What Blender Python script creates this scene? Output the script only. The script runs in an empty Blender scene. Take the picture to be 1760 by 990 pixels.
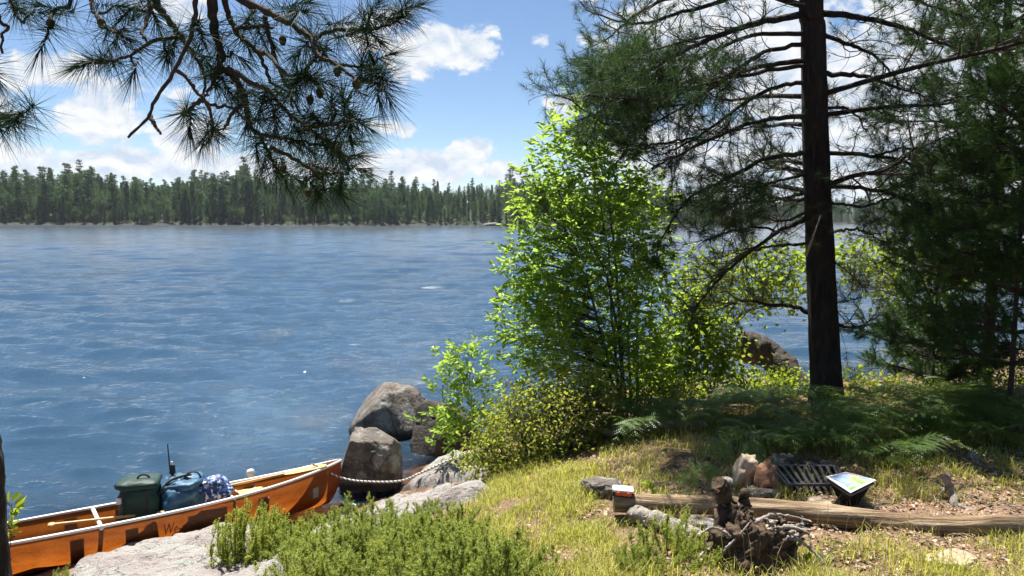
import bpy, bmesh, math, random
import numpy as np
from mathutils import Matrix, Vector, noise as mnoise

RS = np.random.RandomState
rng = RS(7)
random.seed(7)
S = bpy.context.scene
COL = S.collection
R = math.radians
PI = math.pi

# ------------------------------------------------------------------ camera
F, CX, CY = 1330.0, 880.0, 495.0
CAMZ = 3.5
PITCH = math.atan((495 - 373) / F)
ROLL = R(0.22)
cam_m = Matrix.Translation((0, 0, CAMZ)) @ Matrix.Rotation(PI / 2 - PITCH, 4, 'X') @ Matrix.Rotation(ROLL, 4, 'Z')
cd = bpy.data.cameras.new('camera')
cam = bpy.data.objects.new('camera', cd)
COL.objects.link(cam)
cam.matrix_world = cam_m
cd.sensor_width = 36
cd.lens = 36 * F / 1760
cd.clip_start = 0.05
cd.clip_end = 6000
S.camera = cam
MW = np.array(cam_m)[:3, :3]
CO = np.array([0, 0, CAMZ])

def ray(px, py):
    return MW @ np.array([(px - CX) / F, -(py - CY) / F, -1.0])
def W(px, py, z):                       # where the sight line meets height z
    d = ray(px, py)
    return CO + d * ((z - CAMZ) / d[2])
def D(px, py, y):                       # where the sight line meets distance y
    d = ray(px, py)
    return CO + d * (y / d[1])
def proj(P):
    Q = (np.asarray(P, float) - CO) @ MW
    return CX - F * Q[..., 0] / Q[..., 2], CY + F * Q[..., 1] / Q[..., 2]

# ------------------------------------------------------------------ mesh collector
class Acc:
    def __init__(self):
        self.v = []; self.f = []; self.n = 0
    def add(self, v, f, mat=0, smooth=True):
        v = np.asarray(v, float).reshape(-1, 3); f = np.asarray(f, np.int64)
        if len(v) == 0 or len(f) == 0: return self
        self.v.append(v); self.f.append((f + self.n, mat, smooth)); self.n += len(v)
        return self
    def merge(self, other, M=None):
        for v in other.v:
            self.v.append(v if M is None else v @ M[:3, :3].T + M[:3, 3])
        for f, m, s in other.f: self.f.append((f + self.n, m, s))
        self.n += other.n
        return self
    def build(self, name, mats, parent=None, origin=None, **props):
        V = np.concatenate(self.v) if self.v else np.zeros((0, 3))
        if origin is not None and parent is None: V = V - np.asarray(origin)
        me = bpy.data.meshes.new(name)
        me.vertices.add(len(V)); me.vertices.foreach_set('co', V.astype(np.float32).ravel())
        li = np.concatenate([f.ravel() for f, _, _ in self.f])
        tot = np.concatenate([np.full(len(f), f.shape[1]) for f, _, _ in self.f])
        st = np.concatenate([[0], np.cumsum(tot)[:-1]])
        me.loops.add(len(li)); me.loops.foreach_set('vertex_index', li.astype(np.int32))
        me.polygons.add(len(tot)); me.polygons.foreach_set('loop_start', st.astype(np.int32))
        me.polygons.foreach_set('material_index', np.concatenate([np.full(len(f), m) for f, m, _ in self.f]).astype(np.int32))
        me.polygons.foreach_set('use_smooth', np.concatenate([np.full(len(f), s) for f, _, s in self.f]))
        me.update(calc_edges=True); me.validate()
        for m in (mats if isinstance(mats, (list, tuple)) else [mats]): me.materials.append(m)
        o = bpy.data.objects.new(name, me); COL.objects.link(o)
        if parent is not None:
            o.parent = parent
        elif origin is not None:
            o.location = origin
        for k, x in props.items(): o[k] = x
        return o

def empty(name, loc, label, cat, group=None):
    o = bpy.data.objects.new(name, None); COL.objects.link(o)
    o.location = loc; o.empty_display_size = 0.1
    o['label'] = label; o['category'] = cat
    if group: o['group'] = group
    return o
def tag(o, label, cat, group=None):
    o['label'] = label; o['category'] = cat
    if group: o['group'] = group
    return o
class Shift(Acc):                        # parts modelled in world space, stored relative to the thing's base
    def part(self, name, mats, parent):
        b = np.array(parent.location)
        self.v = [v - b for v in self.v]
        return self.build(name, mats, parent)

def nrm(a):
    a = np.asarray(a, float)
    return a / np.maximum(np.linalg.norm(a, axis=-1, keepdims=True), 1e-9)
def catmull(P, n):
    P = np.asarray(P, float)
    if len(P) < 3:
        t = np.linspace(0, 1, n)[:, None]
        return P[0] * (1 - t) + P[-1] * t
    Q = np.vstack([2 * P[0] - P[1], P, 2 * P[-1] - P[-2]])
    t = np.linspace(0, len(P) - 1 - 1e-6, n)
    i = t.astype(int); u = (t - i)[:, None]
    a, b, c, d = Q[i], Q[i + 1], Q[i + 2], Q[i + 3]
    return 0.5 * (2 * b + (c - a) * u + (2 * a - 5 * b + 4 * c - d) * u**2 + (3 * b - a - 3 * c + d) * u**3)
def tube(acc, P, r, sides=5, mat=0, caps=True, wob=0.0, rs=None):
    P = np.asarray(P, float); n = len(P)
    r = np.broadcast_to(np.asarray(r, float), (n,))
    T = nrm(np.gradient(P, axis=0))
    ref = np.array([0.31, 0.17, 0.93]) if abs(T[:, 2]).mean() < 0.8 else np.array([0.93, 0.31, 0.17])
    A = nrm(np.cross(T, ref)); B = np.cross(T, A)
    th = np.arange(sides) * 2 * PI / sides
    rr = r[:, None] * np.ones(sides)[None]
    if wob: rr = rr * (1 + wob * (rs or rng).randn(n, sides))
    V = P[:, None] + rr[..., None] * (np.cos(th)[None, :, None] * A[:, None] + np.sin(th)[None, :, None] * B[:, None])
    i = np.arange(n - 1)[:, None] * sides; j = np.arange(sides)[None]; k = (j + 1) % sides
    Fq = np.stack([i + j, i + k, i + sides + k, i + sides + j], -1).reshape(-1, 4)
    acc.add(V.reshape(-1, 3), Fq, mat)
    if caps:
        acc.add(V[0], np.arange(sides)[None, ::-1], mat, False); acc.add(V[-1], np.arange(sides)[None], mat, False)
    return acc
def rperp(d, rs=rng):
    q = rs.randn(*d.shape)
    return nrm(q - d * (q * d).sum(-1, keepdims=True))
def needles(acc, B, d, L, w, mat=0, rs=rng, bend=0.0):
    n = len(B); L = np.broadcast_to(np.asarray(L, float), (n,))[:, None]; w = np.broadcast_to(np.asarray(w, float), (n,))[:, None]
    s = rperp(d, rs) * w * 0.5
    V = np.stack([B - s, B + s, B + d * L + np.array([0, 0, -bend]) * L], 1).reshape(-1, 3)
    acc.add(V, np.arange(3 * n).reshape(-1, 3), mat, False)
def tufts(acc, base, axis, k, L, w, brush, mat=0, rs=rng, lo=25, hi=85, bend=0.1):
    base = np.asarray(base, float); axis = nrm(axis)
    B = np.repeat(base, k, 0); A = np.repeat(axis, k, 0); n = len(B)
    u = rs.rand(n, 1)
    B = B + A * (u - 0.75) * brush
    th = np.radians(hi + (lo - hi) * u**1.2 + rs.randn(n, 1) * 9)
    d = nrm(A * np.cos(th) + rperp(A, rs) * np.sin(th))
    needles(acc, B, d, L * (0.75 + 0.35 * rs.rand(n)), w, mat, rs, bend)
def leafquads(acc, B, d, L, w, mat=0, rs=rng, up=0.6, fold=0.0):
    """leaf: pointed 6-vertex blade folded along its midrib"""
    n = len(B); L = np.broadcast_to(np.asarray(L, float), (n,))[:, None]; w = np.broadcast_to(np.asarray(w, float), (n,))[:, None]
    nr = nrm(rs.randn(n, 3) * (1 - up) + np.array([0, 0, up]))
    s = nrm(np.cross(d, nr)); nn = np.cross(s, d)
    m1 = B + d * L * 0.3; m2 = B + d * L * 0.68 - nn * L * 0.05; tip = B + d * L - nn * L * 0.14
    f = nn * w * fold
    V = np.stack([B, m1 + s * w * .5 + f, m2 + s * w * .42 + f, tip, m2 - s * w * .42 + f, m1 - s * w * .5 + f], 1).reshape(-1, 3)
    i = np.arange(n)[:, None] * 6
    acc.add(V, np.concatenate([i + np.array([[0, 1, 2, 3]]), i + np.array([[0, 3, 4, 5]])]), mat, False)

# ------------------------------------------------------------------ materials
def nt(m):
    m.use_nodes = True
    t = m.node_tree; t.nodes.clear()
    return t, t.nodes, t.links
def ramp(N, L, fac, stops):
    r = N.new('ShaderNodeValToRGB'); L.new(fac, r.inputs[0])
    e = r.color_ramp.elements
    while len(e) < len(stops): e.new(0.5)
    for q, (p, c) in zip(e, stops): q.position = p; q.color = (*c, 1)
    return r.outputs[0]
def math_n(N, L, op, a, b=None, c=None):
    m = N.new('ShaderNodeMath'); m.operation = op
    for i, x in enumerate((a, b, c)):
        if x is None: continue
        if isinstance(x, (int, float)): m.inputs[i].default_value = x
        else: L.new(x, m.inputs[i])
    return m.outputs[0]
def rough_mat(name, stops, scale=4.0, rough=0.85, bump=0.3, bscale=None, stretch=(1, 1, 1), detail=8, spec=0.3, dist=0.02, vor=0, extra=None):
    m = bpy.data.materials.new(name); t, N, L = nt(m)
    tc = N.new('ShaderNodeTexCoord'); mp = N.new('ShaderNodeMapping'); mp.inputs['Scale'].default_value = stretch
    L.new(tc.outputs['Object'], mp.inputs[0])
    n1 = N.new('ShaderNodeTexNoise'); n1.inputs['Scale'].default_value = scale; n1.inputs['Detail'].default_value = detail; n1.inputs['Roughness'].default_value = 0.65
    L.new(mp.outputs[0], n1.inputs[0])
    col = ramp(N, L, n1.outputs[0], stops)
    n2 = N.new('ShaderNodeTexNoise'); n2.inputs['Scale'].default_value = bscale or scale * 4; n2.inputs['Detail'].default_value = 6; n2.inputs['Roughness'].default_value = 0.6
    L.new(mp.outputs[0], n2.inputs[0])
    h = n2.outputs[0]
    if vor:
        v = N.new('ShaderNodeTexVoronoi'); v.feature = 'DISTANCE_TO_EDGE'; v.inputs['Scale'].default_value = vor
        L.new(mp.outputs[0], v.inputs[0])
        c = math_n(N, L, 'MINIMUM', v.outputs[0], 0.25)
        h = math_n(N, L, 'MULTIPLY_ADD', c, 2.2, h)
    if extra: col = extra(N, L, mp.outputs[0], col)
    b = N.new('ShaderNodeBump'); b.inputs['Strength'].default_value = bump; b.inputs['Distance'].default_value = dist
    L.new(h, b.inputs['Height'])
    p = N.new('ShaderNodeBsdfPrincipled'); p.inputs['Roughness'].default_value = rough; p.inputs['Specular IOR Level'].default_value = spec
    L.new(col, p.inputs['Base Color']); L.new(b.outputs[0], p.inputs['Normal'])
    o = N.new('ShaderNodeOutputMaterial'); L.new(p.outputs[0], o.inputs[0])
    return m
def leaf_mat(name, cols, trans, tfac=0.45, rough=0.5, spec=0.18):
    """cols: colours picked per leaf; trans: colour of light passing through"""
    m = bpy.data.materials.new(name); t, N, L = nt(m)
    g = N.new('ShaderNodeNewGeometry')
    k = len(cols)
    col = ramp(N, L, g.outputs['Random Per Island'], [(i / max(k - 1, 1), c) for i, c in enumerate(cols)])
    oi = N.new('ShaderNodeObjectInfo')
    tint = ramp(N, L, oi.outputs['Random'], [(0, (.72, .78, .85)), (.5, (1, 1, 1)), (1, (1.32, 1.2, .95))])
    tx = N.new('ShaderNodeMix'); tx.data_type = 'RGBA'; tx.blend_type = 'MULTIPLY'; tx.inputs[0].default_value = 1
    L.new(col, tx.inputs[6]); L.new(tint, tx.inputs[7]); col = tx.outputs[2]
    p = N.new('ShaderNodeBsdfPrincipled'); p.inputs['Roughness'].default_value = rough; p.inputs['Specular IOR Level'].default_value = spec
    L.new(col, p.inputs['Base Color'])
    tr = N.new('ShaderNodeBsdfTranslucent')
    mx = N.new('ShaderNodeMix'); mx.data_type = 'RGBA'; mx.blend_type = 'MULTIPLY'; mx.inputs[0].default_value = 1
    tm = ramp(N, L, g.outputs['Random Per Island'], [(0, tuple(x * 0.7 for x in trans)), (1, trans)])
    L.new(tm, tr.inputs[0])
    ms = N.new('ShaderNodeMixShader'); ms.inputs[0].default_value = tfac
    L.new(p.outputs[0], ms.inputs[1]); L.new(tr.outputs[0], ms.inputs[2])
    o = N.new('ShaderNodeOutputMaterial'); L.new(ms.outputs[0], o.inputs[0])
    return m
def plain(name, c, rough=0.5, metal=0.0, spec=0.4, var=0.15, scale=30, bump=0.05):
    lo = tuple(x * (1 - var) for x in c); hi = tuple(min(1, x * (1 + var)) for x in c)
    m = rough_mat(name, [(0.3, lo), (0.7, hi)], scale=scale, rough=rough, bump=bump, spec=spec, dist=0.004)
    for n in m.node_tree.nodes:
        if n.type == 'BSDF_PRINCIPLED': n.inputs['Metallic'].default_value = metal
    return m

M = {}
M['bark'] = rough_mat('pine_bark', [(0.3, (0.008, 0.0065, 0.006)), (0.55, (0.026, 0.020, 0.017)), (0.75, (0.055, 0.042, 0.034))], scale=14, bscale=30, stretch=(1, 1, 0.26), bump=1.0, vor=11, dist=0.07)
M['twig'] = rough_mat('twig_bark', [(0.3, (0.022, 0.017, 0.014)), (0.7, (0.07, 0.055, 0.042))], scale=20, bump=0.6, dist=0.01)
M['stem'] = rough_mat('grey_stem_bark', [(0.3, (0.03, 0.027, 0.022)), (0.7, (0.10, 0.09, 0.075))], scale=18, bump=0.4)
M['red_needle'] = leaf_mat('mature_pine_needles', [(0.011, 0.032, 0.013), (0.020, 0.050, 0.017), (0.038, 0.070, 0.022)], (0.07, 0.14, 0.03), 0.3, 0.5, 0.12)
M['needle'] = leaf_mat('red_pine_needles', [(0.006, 0.019, 0.011), (0.011, 0.030, 0.014), (0.021, 0.042, 0.016)], (0.025, 0.055, 0.015), 0.2, 0.55, 0.06)
M['needle_dry'] = leaf_mat('pine_needles_with_dry_ones', [(0.018, 0.042, 0.018), (0.032, 0.06, 0.022), (0.10, 0.085, 0.04)], (0.10, 0.11, 0.03), 0.25, 0.45)
M['white_needle'] = leaf_mat('white_pine_needles', [(0.018, 0.048, 0.018), (0.03, 0.075, 0.02), (0.05, 0.10, 0.028)], (0.07, 0.16, 0.025), 0.3, 0.5)
M['ash'] = leaf_mat('ash_leaves', [(0.05, 0.11, 0.016), (0.08, 0.16, 0.02), (0.13, 0.22, 0.03)], (0.46, 0.66, 0.07), 0.6, 0.4, 0.4)
M['alder'] = leaf_mat('alder_leaves', [(0.035, 0.085, 0.015), (0.07, 0.14, 0.02), (0.13, 0.21, 0.03)], (0.42, 0.54, 0.05), 0.55, 0.45)
M['yellow'] = leaf_mat('yellowing_shrub_leaves', [(0.05, 0.10, 0.016), (0.09, 0.14, 0.024), (0.16, 0.18, 0.032), (0.30, 0.22, 0.06)], (0.50, 0.56, 0.07), 0.5, 0.5)
M['fern'] = leaf_mat('bracken', [(0.045, 0.10, 0.019), (0.075, 0.145, 0.025), (0.14, 0.22, 0.045)], (0.42, 0.56, 0.08), 0.4, 0.42, 0.5)
M['juniper'] = leaf_mat('juniper_needles', [(0.13, 0.20, 0.04), (0.22, 0.29, 0.06), (0.34, 0.40, 0.11)], (0.58, 0.64, 0.12), 0.45, 0.5)
M['grass'] = leaf_mat('grass_blades', [(0.18, 0.24, 0.04), (0.30, 0.34, 0.05), (0.44, 0.42, 0.10), (0.60, 0.50, 0.22)], (0.66, 0.66, 0.13), 0.52, 0.5)
M['straw'] = leaf_mat('dry_leaves', [(0.13, 0.075, 0.04), (0.34, 0.20, 0.12), (0.56, 0.39, 0.27), (0.66, 0.54, 0.4)], (0.25, 0.15, 0.06), 0.2, 0.7)
M['far'] = leaf_mat('far_conifer_foliage', [(0.014, 0.045, 0.022), (0.026, 0.066, 0.028), (0.042, 0.088, 0.034)], (0.05, 0.11, 0.03), 0.35, 0.6)
M['far2'] = leaf_mat('far_pine_foliage', [(0.020, 0.055, 0.024), (0.034, 0.078, 0.028), (0.055, 0.105, 0.034)], (0.08, 0.15, 0.035), 0.38, 0.6)
M['far3'] = leaf_mat('far_broadleaf_foliage', [(0.04, 0.08, 0.022), (0.065, 0.115, 0.028), (0.09, 0.15, 0.035)], (0.16, 0.24, 0.04), 0.35, 0.6)

def lichen(N, L, vec, col):
    n = N.new('ShaderNodeTexNoise'); n.inputs['Scale'].default_value = 2.2; n.inputs['Detail'].default_value = 9; n.inputs['Roughness'].default_value = 0.7
    L.new(vec, n.inputs[0])
    k = ramp(N, L, n.outputs[0], [(0.52, (0, 0, 0)), (0.6, (1, 1, 1))])
    w = N.new('ShaderNodeTexNoise'); w.inputs['Scale'].default_value = 60; w.inputs['Detail'].default_value = 3; L.new(vec, w.inputs[0])
    sp = ramp(N, L, w.outputs[0], [(0.35, (0.25, 0.25, 0.25)), (0.5, (1, 1, 1))])
    mx = N.new('ShaderNodeMix'); mx.data_type = 'RGBA'; L.new(k, mx.inputs[0]); L.new(col, mx.inputs[6]); mx.inputs[7].default_value = (0.30, 0.31, 0.28, 1)
    m2 = N.new('ShaderNodeMix'); m2.data_type = 'RGBA'; m2.blend_type = 'MULTIPLY'; m2.inputs[0].default_value = 0.6
    L.new(mx.outputs[2], m2.inputs[6]); L.new(sp, m2.inputs[7])
    gp_ = N.new('ShaderNodeNewGeometry'); gs_ = N.new('ShaderNodeSeparateXYZ'); L.new(gp_.outputs['Position'], gs_.inputs[0])
    hw = math_n(N, L, 'MULTIPLY_ADD', n.outputs[0], -.16, gs_.outputs[2])
    wet = N.new('ShaderNodeMapRange'); wet.inputs[1].default_value = .0; wet.inputs[2].default_value = .07; wet.inputs[3].default_value = .30; wet.inputs[4].default_value = 1; L.new(hw, wet.inputs[0])
    cr = N.new('ShaderNodeTexVoronoi'); cr.feature = 'DISTANCE_TO_EDGE'; cr.inputs['Scale'].default_value = 1.7
    wn = N.new('ShaderNodeMix'); wn.data_type = 'VECTOR'; wn.inputs[0].default_value = .25; L.new(vec, wn.inputs[4]); L.new(n.outputs[1], wn.inputs[5]); L.new(wn.outputs[1], cr.inputs[0])
    ck = N.new('ShaderNodeMapRange'); ck.inputs[1].default_value = .0; ck.inputs[2].default_value = .02; ck.inputs[3].default_value = .35; ck.inputs[4].default_value = 1; L.new(cr.outputs[0], ck.inputs[0])
    wk = math_n(N, L, 'MULTIPLY', wet.outputs[0], ck.outputs[0])
    m3 = N.new('ShaderNodeMix'); m3.data_type = 'RGBA'; m3.blend_type = 'MULTIPLY'; m3.inputs[0].default_value = 1; L.new(m2.outputs[2], m3.inputs[6]); L.new(wk, m3.inputs[7])
    return m3.outputs[2]
M['granite'] = rough_mat('pinkish_granite', [(0.25, (0.11, 0.10, 0.09)), (0.42, (0.27, 0.235, 0.215)), (0.58, (0.35, 0.32, 0.30)), (0.75, (0.20, 0.19, 0.18))], scale=2.2, bscale=26, bump=0.9, dist=0.03, extra=lichen, stretch=(1, 2.2, 1))
M['boulder'] = rough_mat('brown_grey_granite', [(0.3, (0.06, 0.052, 0.045)), (0.5, (0.15, 0.128, 0.108)), (0.7, (0.28, 0.245, 0.21))], scale=4.0, bscale=14, bump=1.0, dist=0.05, extra=lichen)
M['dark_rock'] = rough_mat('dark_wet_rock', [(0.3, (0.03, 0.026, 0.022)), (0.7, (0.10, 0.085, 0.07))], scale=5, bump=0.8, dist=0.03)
M['fire_rock'] = rough_mat('tan_rock', [(0.3, (0.27, 0.20, 0.13)), (0.7, (0.52, 0.42, 0.31))], scale=9, bump=0.7, bscale=40, dist=0.01)
M['red_rock'] = rough_mat('rusty_rock', [(0.3, (0.16, 0.075, 0.04)), (0.7, (0.30, 0.16, 0.09))], scale=9, bump=0.7, bscale=40, dist=0.01)
M['log'] = rough_mat('weathered_wood', [(0.3, (0.06, 0.038, 0.02)), (0.46, (0.22, 0.15, 0.085)), (0.6, (0.36, 0.27, 0.17)), (0.75, (0.56, 0.48, 0.37))], scale=32, bscale=60, stretch=(0.07, 1, 1), bump=1.0, dist=0.02)
M['grey_wood'] = rough_mat('grey_driftwood', [(0.25, (0.10, 0.085, 0.07)), (0.5, (0.26, 0.23, 0.20)), (0.75, (0.46, 0.42, 0.37))], scale=30, bscale=70, bump=0.9, dist=0.01)
M['rotten'] = rough_mat('rotten_dark_wood', [(0.3, (0.03, 0.02, 0.013)), (0.6, (0.10, 0.065, 0.04)), (0.8, (0.2, 0.13, 0.08))], scale=12, bscale=30, bump=1.0, dist=0.02)
M['iron'] = plain('black_iron', (0.09, 0.09, 0.095), 0.34, 0.7, 0.6)

# ------------------------------------------------------------------ terrain
GP = [(700, 990, 1.0), (480, 990, .58), (400, 990, .42), (300, 985, .34), (880, 990, 1.4), (1000, 990, 1.5), (1400, 990, 1.5), (1760, 990, 1.55),
      (390, 912, .10), (300, 938, .08), (200, 955, .06), (120, 985, .06), (20, 1010, .03), (600, 897, .12), (540, 925, .16), (470, 925, .10),
      (720, 868, .48), (830, 842, .88), (780, 805, .33), (700, 838, .03), (800, 778, .12), (745, 795, .02),
      (900, 868, 1.22), (850, 900, 1.12), (1000, 855, 1.38), (1060, 888, 1.42), (1250, 905, 1.45), (1760, 935, 1.48), (1400, 872, 1.42), (1600, 862, 1.44),
      (1300, 775, 1.46), (1420, 703, 1.5), (1740, 735, 1.5), (1600, 720, 1.5), (1760, 690, 1.35), (1150, 770, 1.4),
      (1000, 830, 1.33), (940, 805, 1.05), (830, 800, .5), (1070, 722, 1.05), (1180, 700, 1.0), (1300, 680, .85), (940, 745, .35),
      (1480, 658, 0.0), (1350, 650, 0.0), (880, 742, -.1), (960, 700, -.1), (1100, 668, -.05), (1600, 655, .2), (1760, 630, .3), (1560, 672, .5), (1760, 600, 0),
      (520, 900, -.12), (570, 868, -.25), (400, 890, -.35), (250, 910, -.35), (100, 950, -.3), (0, 975, -.3), (640, 850, -.25), (690, 810, -.4), (600, 800, -1.0), (650, 720, -1.6),
      (300, 850, -1.2), (0, 900, -1.2), (800, 700, -1.4), (900, 600, -2.8), (1300, 590, -1.2), (1500, 600, -1.2), (1760, 560, -1.5), (400, 600, -3), (1100, 560, -2.8)]
PTS = np.array([W(*g) for g in GP] + [(0, 0, 1.9), (3, 0, 1.85), (6, 1, 1.8), (-2, 0, 1.75), (-1.2, 2.5, 1.55), (-2.4, 3.2, 1.25), (-3.2, 4.4, .6), (-4.2, 5.4, .12), (-5.5, 5.3, .05), (-8, 4, .15),
    (-8, 7, -.8), (-12, 5, -.5), (-12, 12, -3), (-4, 0, 1.7), (-8, -2, 1.5), (0, -5, 2.0), (8, -5, 2.0), (-8, -6, 1.8), (8, 5, 1.6), (9, 9, 1.5), (12, 4, 1.7), (14, 12, 1.2), (14, 18, .1), (14, 24, -2), (6, 24, -2.6), (0, 26, -3), (-12, 26, -3), (1, 2.8, 1.68), (3, 3, 1.62)])
def tps_k(r2): return 0.5 * r2 * np.log(np.maximum(r2, 1e-12))
_n = len(PTS)
_K = tps_k(((PTS[:, None, :2] - PTS[None, :, :2])**2).sum(-1)) + np.eye(_n) * 0.06
_P = np.c_[np.ones(_n), PTS[:, :2]]
_sol = np.linalg.solve(np.block([[_K, _P], [_P.T, np.zeros((3, 3))]]), np.r_[PTS[:, 2], 0, 0, 0])
def gz(x, y):
    x = np.clip(np.asarray(x, float), -14, 15); y = np.clip(np.asarray(y, float), -6, 26)
    sh = x.shape; q = np.c_[x.ravel(), y.ravel()]; out = np.empty(len(q))
    for a in range(0, len(q), 20000):
        b = q[a:a + 20000]
        out[a:a + 20000] = tps_k(((b[:, None] - PTS[None, :, :2])**2).sum(-1)) @ _sol[:_n] + _sol[_n] + b @ _sol[_n + 1:]
    return np.clip(out, -3.2, 2.4).reshape(sh)
def gz1(x, y): return float(gz(np.array([x]), np.array([y]))[0])
def vnoise(x, y, s, seed=0):
    out = np.zeros(x.shape); r = RS(seed)
    for i in range(9):
        a = r.rand() * 2 * PI; k = (0.6 + 1.4 * r.rand()) / s
        out += np.sin((x * np.cos(a) + y * np.sin(a)) * k * 2 * PI + r.rand() * 7)
    return out / 9**.5
def ground_at(px, py):                  # sight line meets the terrain
    d = ray(px, py)
    ts = np.linspace(3.0, 30, 1400); P = CO + d * ts[:, None]
    below = np.nonzero(P[:, 2] < gz(P[:, 0], P[:, 1]))[0]
    return P[below[0]] if len(below) else P[-1]
def G(px, y):                            # ground point in picture column px at distance y
    p = D(px, 700, y); return np.array([p[0], y, gz1(p[0], y)])

xs = np.concatenate([[-1500, -400, -100, -40, -22], np.arange(-14, 15.01, 0.11), [20, 40, 100, 400, 1500]])
ys = np.concatenate([[-300, -60, -20], np.arange(-6, 26.01, 0.11), [35, 80, 250, 1500]])
X, Y = np.meshgrid(xs, ys)
Z = gz(X, Y)
Z = Z + 0.02 * vnoise(X, Y, 0.9, 3) + 0.008 * vnoise(X, Y, 0.3, 4)
def grid_faces(nr, nc):
    i = np.arange(nr - 1)[:, None] * nc + np.arange(nc - 1)[None]
    return np.stack([i, i + 1, i + nc + 1, i + nc], -1).reshape(-1, 4)
def soil(N, L, vec, col):
    n = N.new('ShaderNodeTexNoise'); n.inputs['Scale'].default_value = 45; n.inputs['Detail'].default_value = 6; n.inputs['Roughness'].default_value = 0.75
    L.new(vec, n.inputs[0])
    k = ramp(N, L, n.outputs[0], [(0.35, (0.35, 0.3, 0.27)), (0.5, (0.8, 0.75, 0.7)), (0.62, (1.5, 1.3, 1.1))])
    m2 = N.new('ShaderNodeMix'); m2.data_type = 'RGBA'; m2.blend_type = 'MULTIPLY'; m2.inputs[0].default_value = 1
    L.new(col, m2.inputs[6]); L.new(k, m2.inputs[7])
    return m2.outputs[2]
M['soil'] = rough_mat('needle_duff_soil', [(0.3, (0.09, 0.06, 0.04)), (0.5, (0.23, 0.16, 0.11)), (0.7, (0.36, 0.26, 0.19))], scale=1.8, bscale=60, bump=0.9, dist=0.03, extra=soil)
g = Acc().add(np.stack([X, Y, Z], -1), grid_faces(*X.shape)).build('ground', M['soil'])
g['kind'] = 'structure'

# ------------------------------------------------------------------ water
na, nr_ = 540, 1080
al = np.radians(np.linspace(-78, 78, na)); rr = 4.0 * (1500 / 4.0) ** (np.linspace(0, 1, nr_))
A_, R_ = np.meshgrid(al, rr)
WX, WY = R_ * np.sin(A_), R_ * np.cos(A_)
depth = np.full_like(WX, 3.2); nr0 = (R_ < 34) & (WY < 27) & (abs(WX) < 16)
depth[nr0] = -gz(WX[nr0], WY[nr0])
depth = np.where((WX > 14.5) & (WY < 17), -0.5, depth)
dr = R_ * math.log(1500 / 4) / nr_
WZ = np.zeros_like(WX)
r_ = RS(21)
for i in range(90):
    lam = 0.12 * (1.15 / 0.12) ** r_.rand()
    th = r_.randn() * 0.36 + 0.12
    k = 2 * PI / lam
    amp = 0.045 * lam / (2 * PI) * min(1, (lam / 0.5) ** -0.8)
    filt = np.clip((lam / dr - 2) / 3, 0, 1)
    WZ += amp * filt * np.sin(k * (WX * math.sin(th) + WY * math.cos(th)) + r_.rand() * 7 + 0.8 * np.sin(WX / (lam * 5 + 1) + i) + 0.5 * np.sin(WY / (lam * 6 + 1) + 2 * i))
for i in range(44):                      # longer, flatter waves that stay visible far out
    lam = 1.1 * (5.5 / 1.1) ** r_.rand(); th = r_.randn() * 0.30 + 0.1; k = 2 * PI / lam
    WZ += 0.021 * lam / (2 * PI) * np.clip((lam / dr - 2) / 3, 0, 1) * np.sin(k * (WX * math.sin(th) + WY * math.cos(th)) + r_.rand() * 7 + 0.9 * np.sin(WX / (lam * 4 + 1) + i))
env = 1 + 0.28 * vnoise(WX, WY * 1.6, 9, 5)
WZ *= np.clip(env, 0.55, 1.2) * np.clip(0.25 + depth * 1.0, 0.12, 1)
wat = Acc().add(np.stack([WX, WY, WZ], -1), grid_faces(nr_, na))
m = bpy.data.materials.new('lake_water'); t, N, L = nt(m)
tc = N.new('ShaderNodeTexCoord')
mp = N.new('ShaderNodeMapping'); mp.inputs['Scale'].default_value = (1.8, 4.6, 1); mp.inputs['Rotation'].default_value = (0, 0, R(-10)); L.new(tc.outputs['Object'], mp.inputs[0])
n1 = N.new('ShaderNodeTexNoise'); n1.inputs['Scale'].default_value = 2.2; n1.inputs['Detail'].default_value = 5; n1.inputs['Roughness'].default_value = 0.55; L.new(mp.outputs[0], n1.inputs[0])
mp2 = N.new('ShaderNodeMapping'); mp2.inputs['Scale'].default_value = (0.3, 0.9, 1); L.new(tc.outputs['Object'], mp2.inputs[0])
n2 = N.new('ShaderNodeTexNoise'); n2.inputs['Scale'].default_value = 1.0; n2.inputs['Detail'].default_value = 5; L.new(mp2.outputs[0], n2.inputs[0])
mp3 = N.new('ShaderNodeMapping'); mp3.inputs['Scale'].default_value = (.05, .22, 1); L.new(tc.outputs['Object'], mp3.inputs[0])
n3 = N.new('ShaderNodeTexNoise'); n3.inputs['Scale'].default_value = 1.0; n3.inputs['Detail'].default_value = 4; n3.inputs['Roughness'].default_value = .6; L.new(mp3.outputs[0], n3.inputs[0])
hh = math_n(N, L, 'MULTIPLY_ADD', n3.outputs[0], 1.0, math_n(N, L, 'MULTIPLY_ADD', n2.outputs[0], 1.6, n1.outputs[0]))
bp = N.new('ShaderNodeBump'); bp.inputs['Strength'].default_value = 0.55; bp.inputs['Distance'].default_value = 0.11; L.new(hh, bp.inputs['Height'])
at = N.new('ShaderNodeAttribute'); at.attribute_name = 'depth'
body = N.new('ShaderNodeBsdfDiffuse'); body.inputs[0].default_value = (0.036, 0.078, 0.130, 1); L.new(bp.outputs[0], body.inputs[1])
tr = N.new('ShaderNodeBsdfTransparent'); tr.inputs[0].default_value = (0.72, 0.56, 0.36, 1)
kd = math_n(N, L, 'MULTIPLY', at.outputs['Fac'], -2.6)
ex = math_n(N, L, 'EXPONENT', kd)
cl = math_n(N, L, 'MINIMUM', ex, 0.96)
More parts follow.
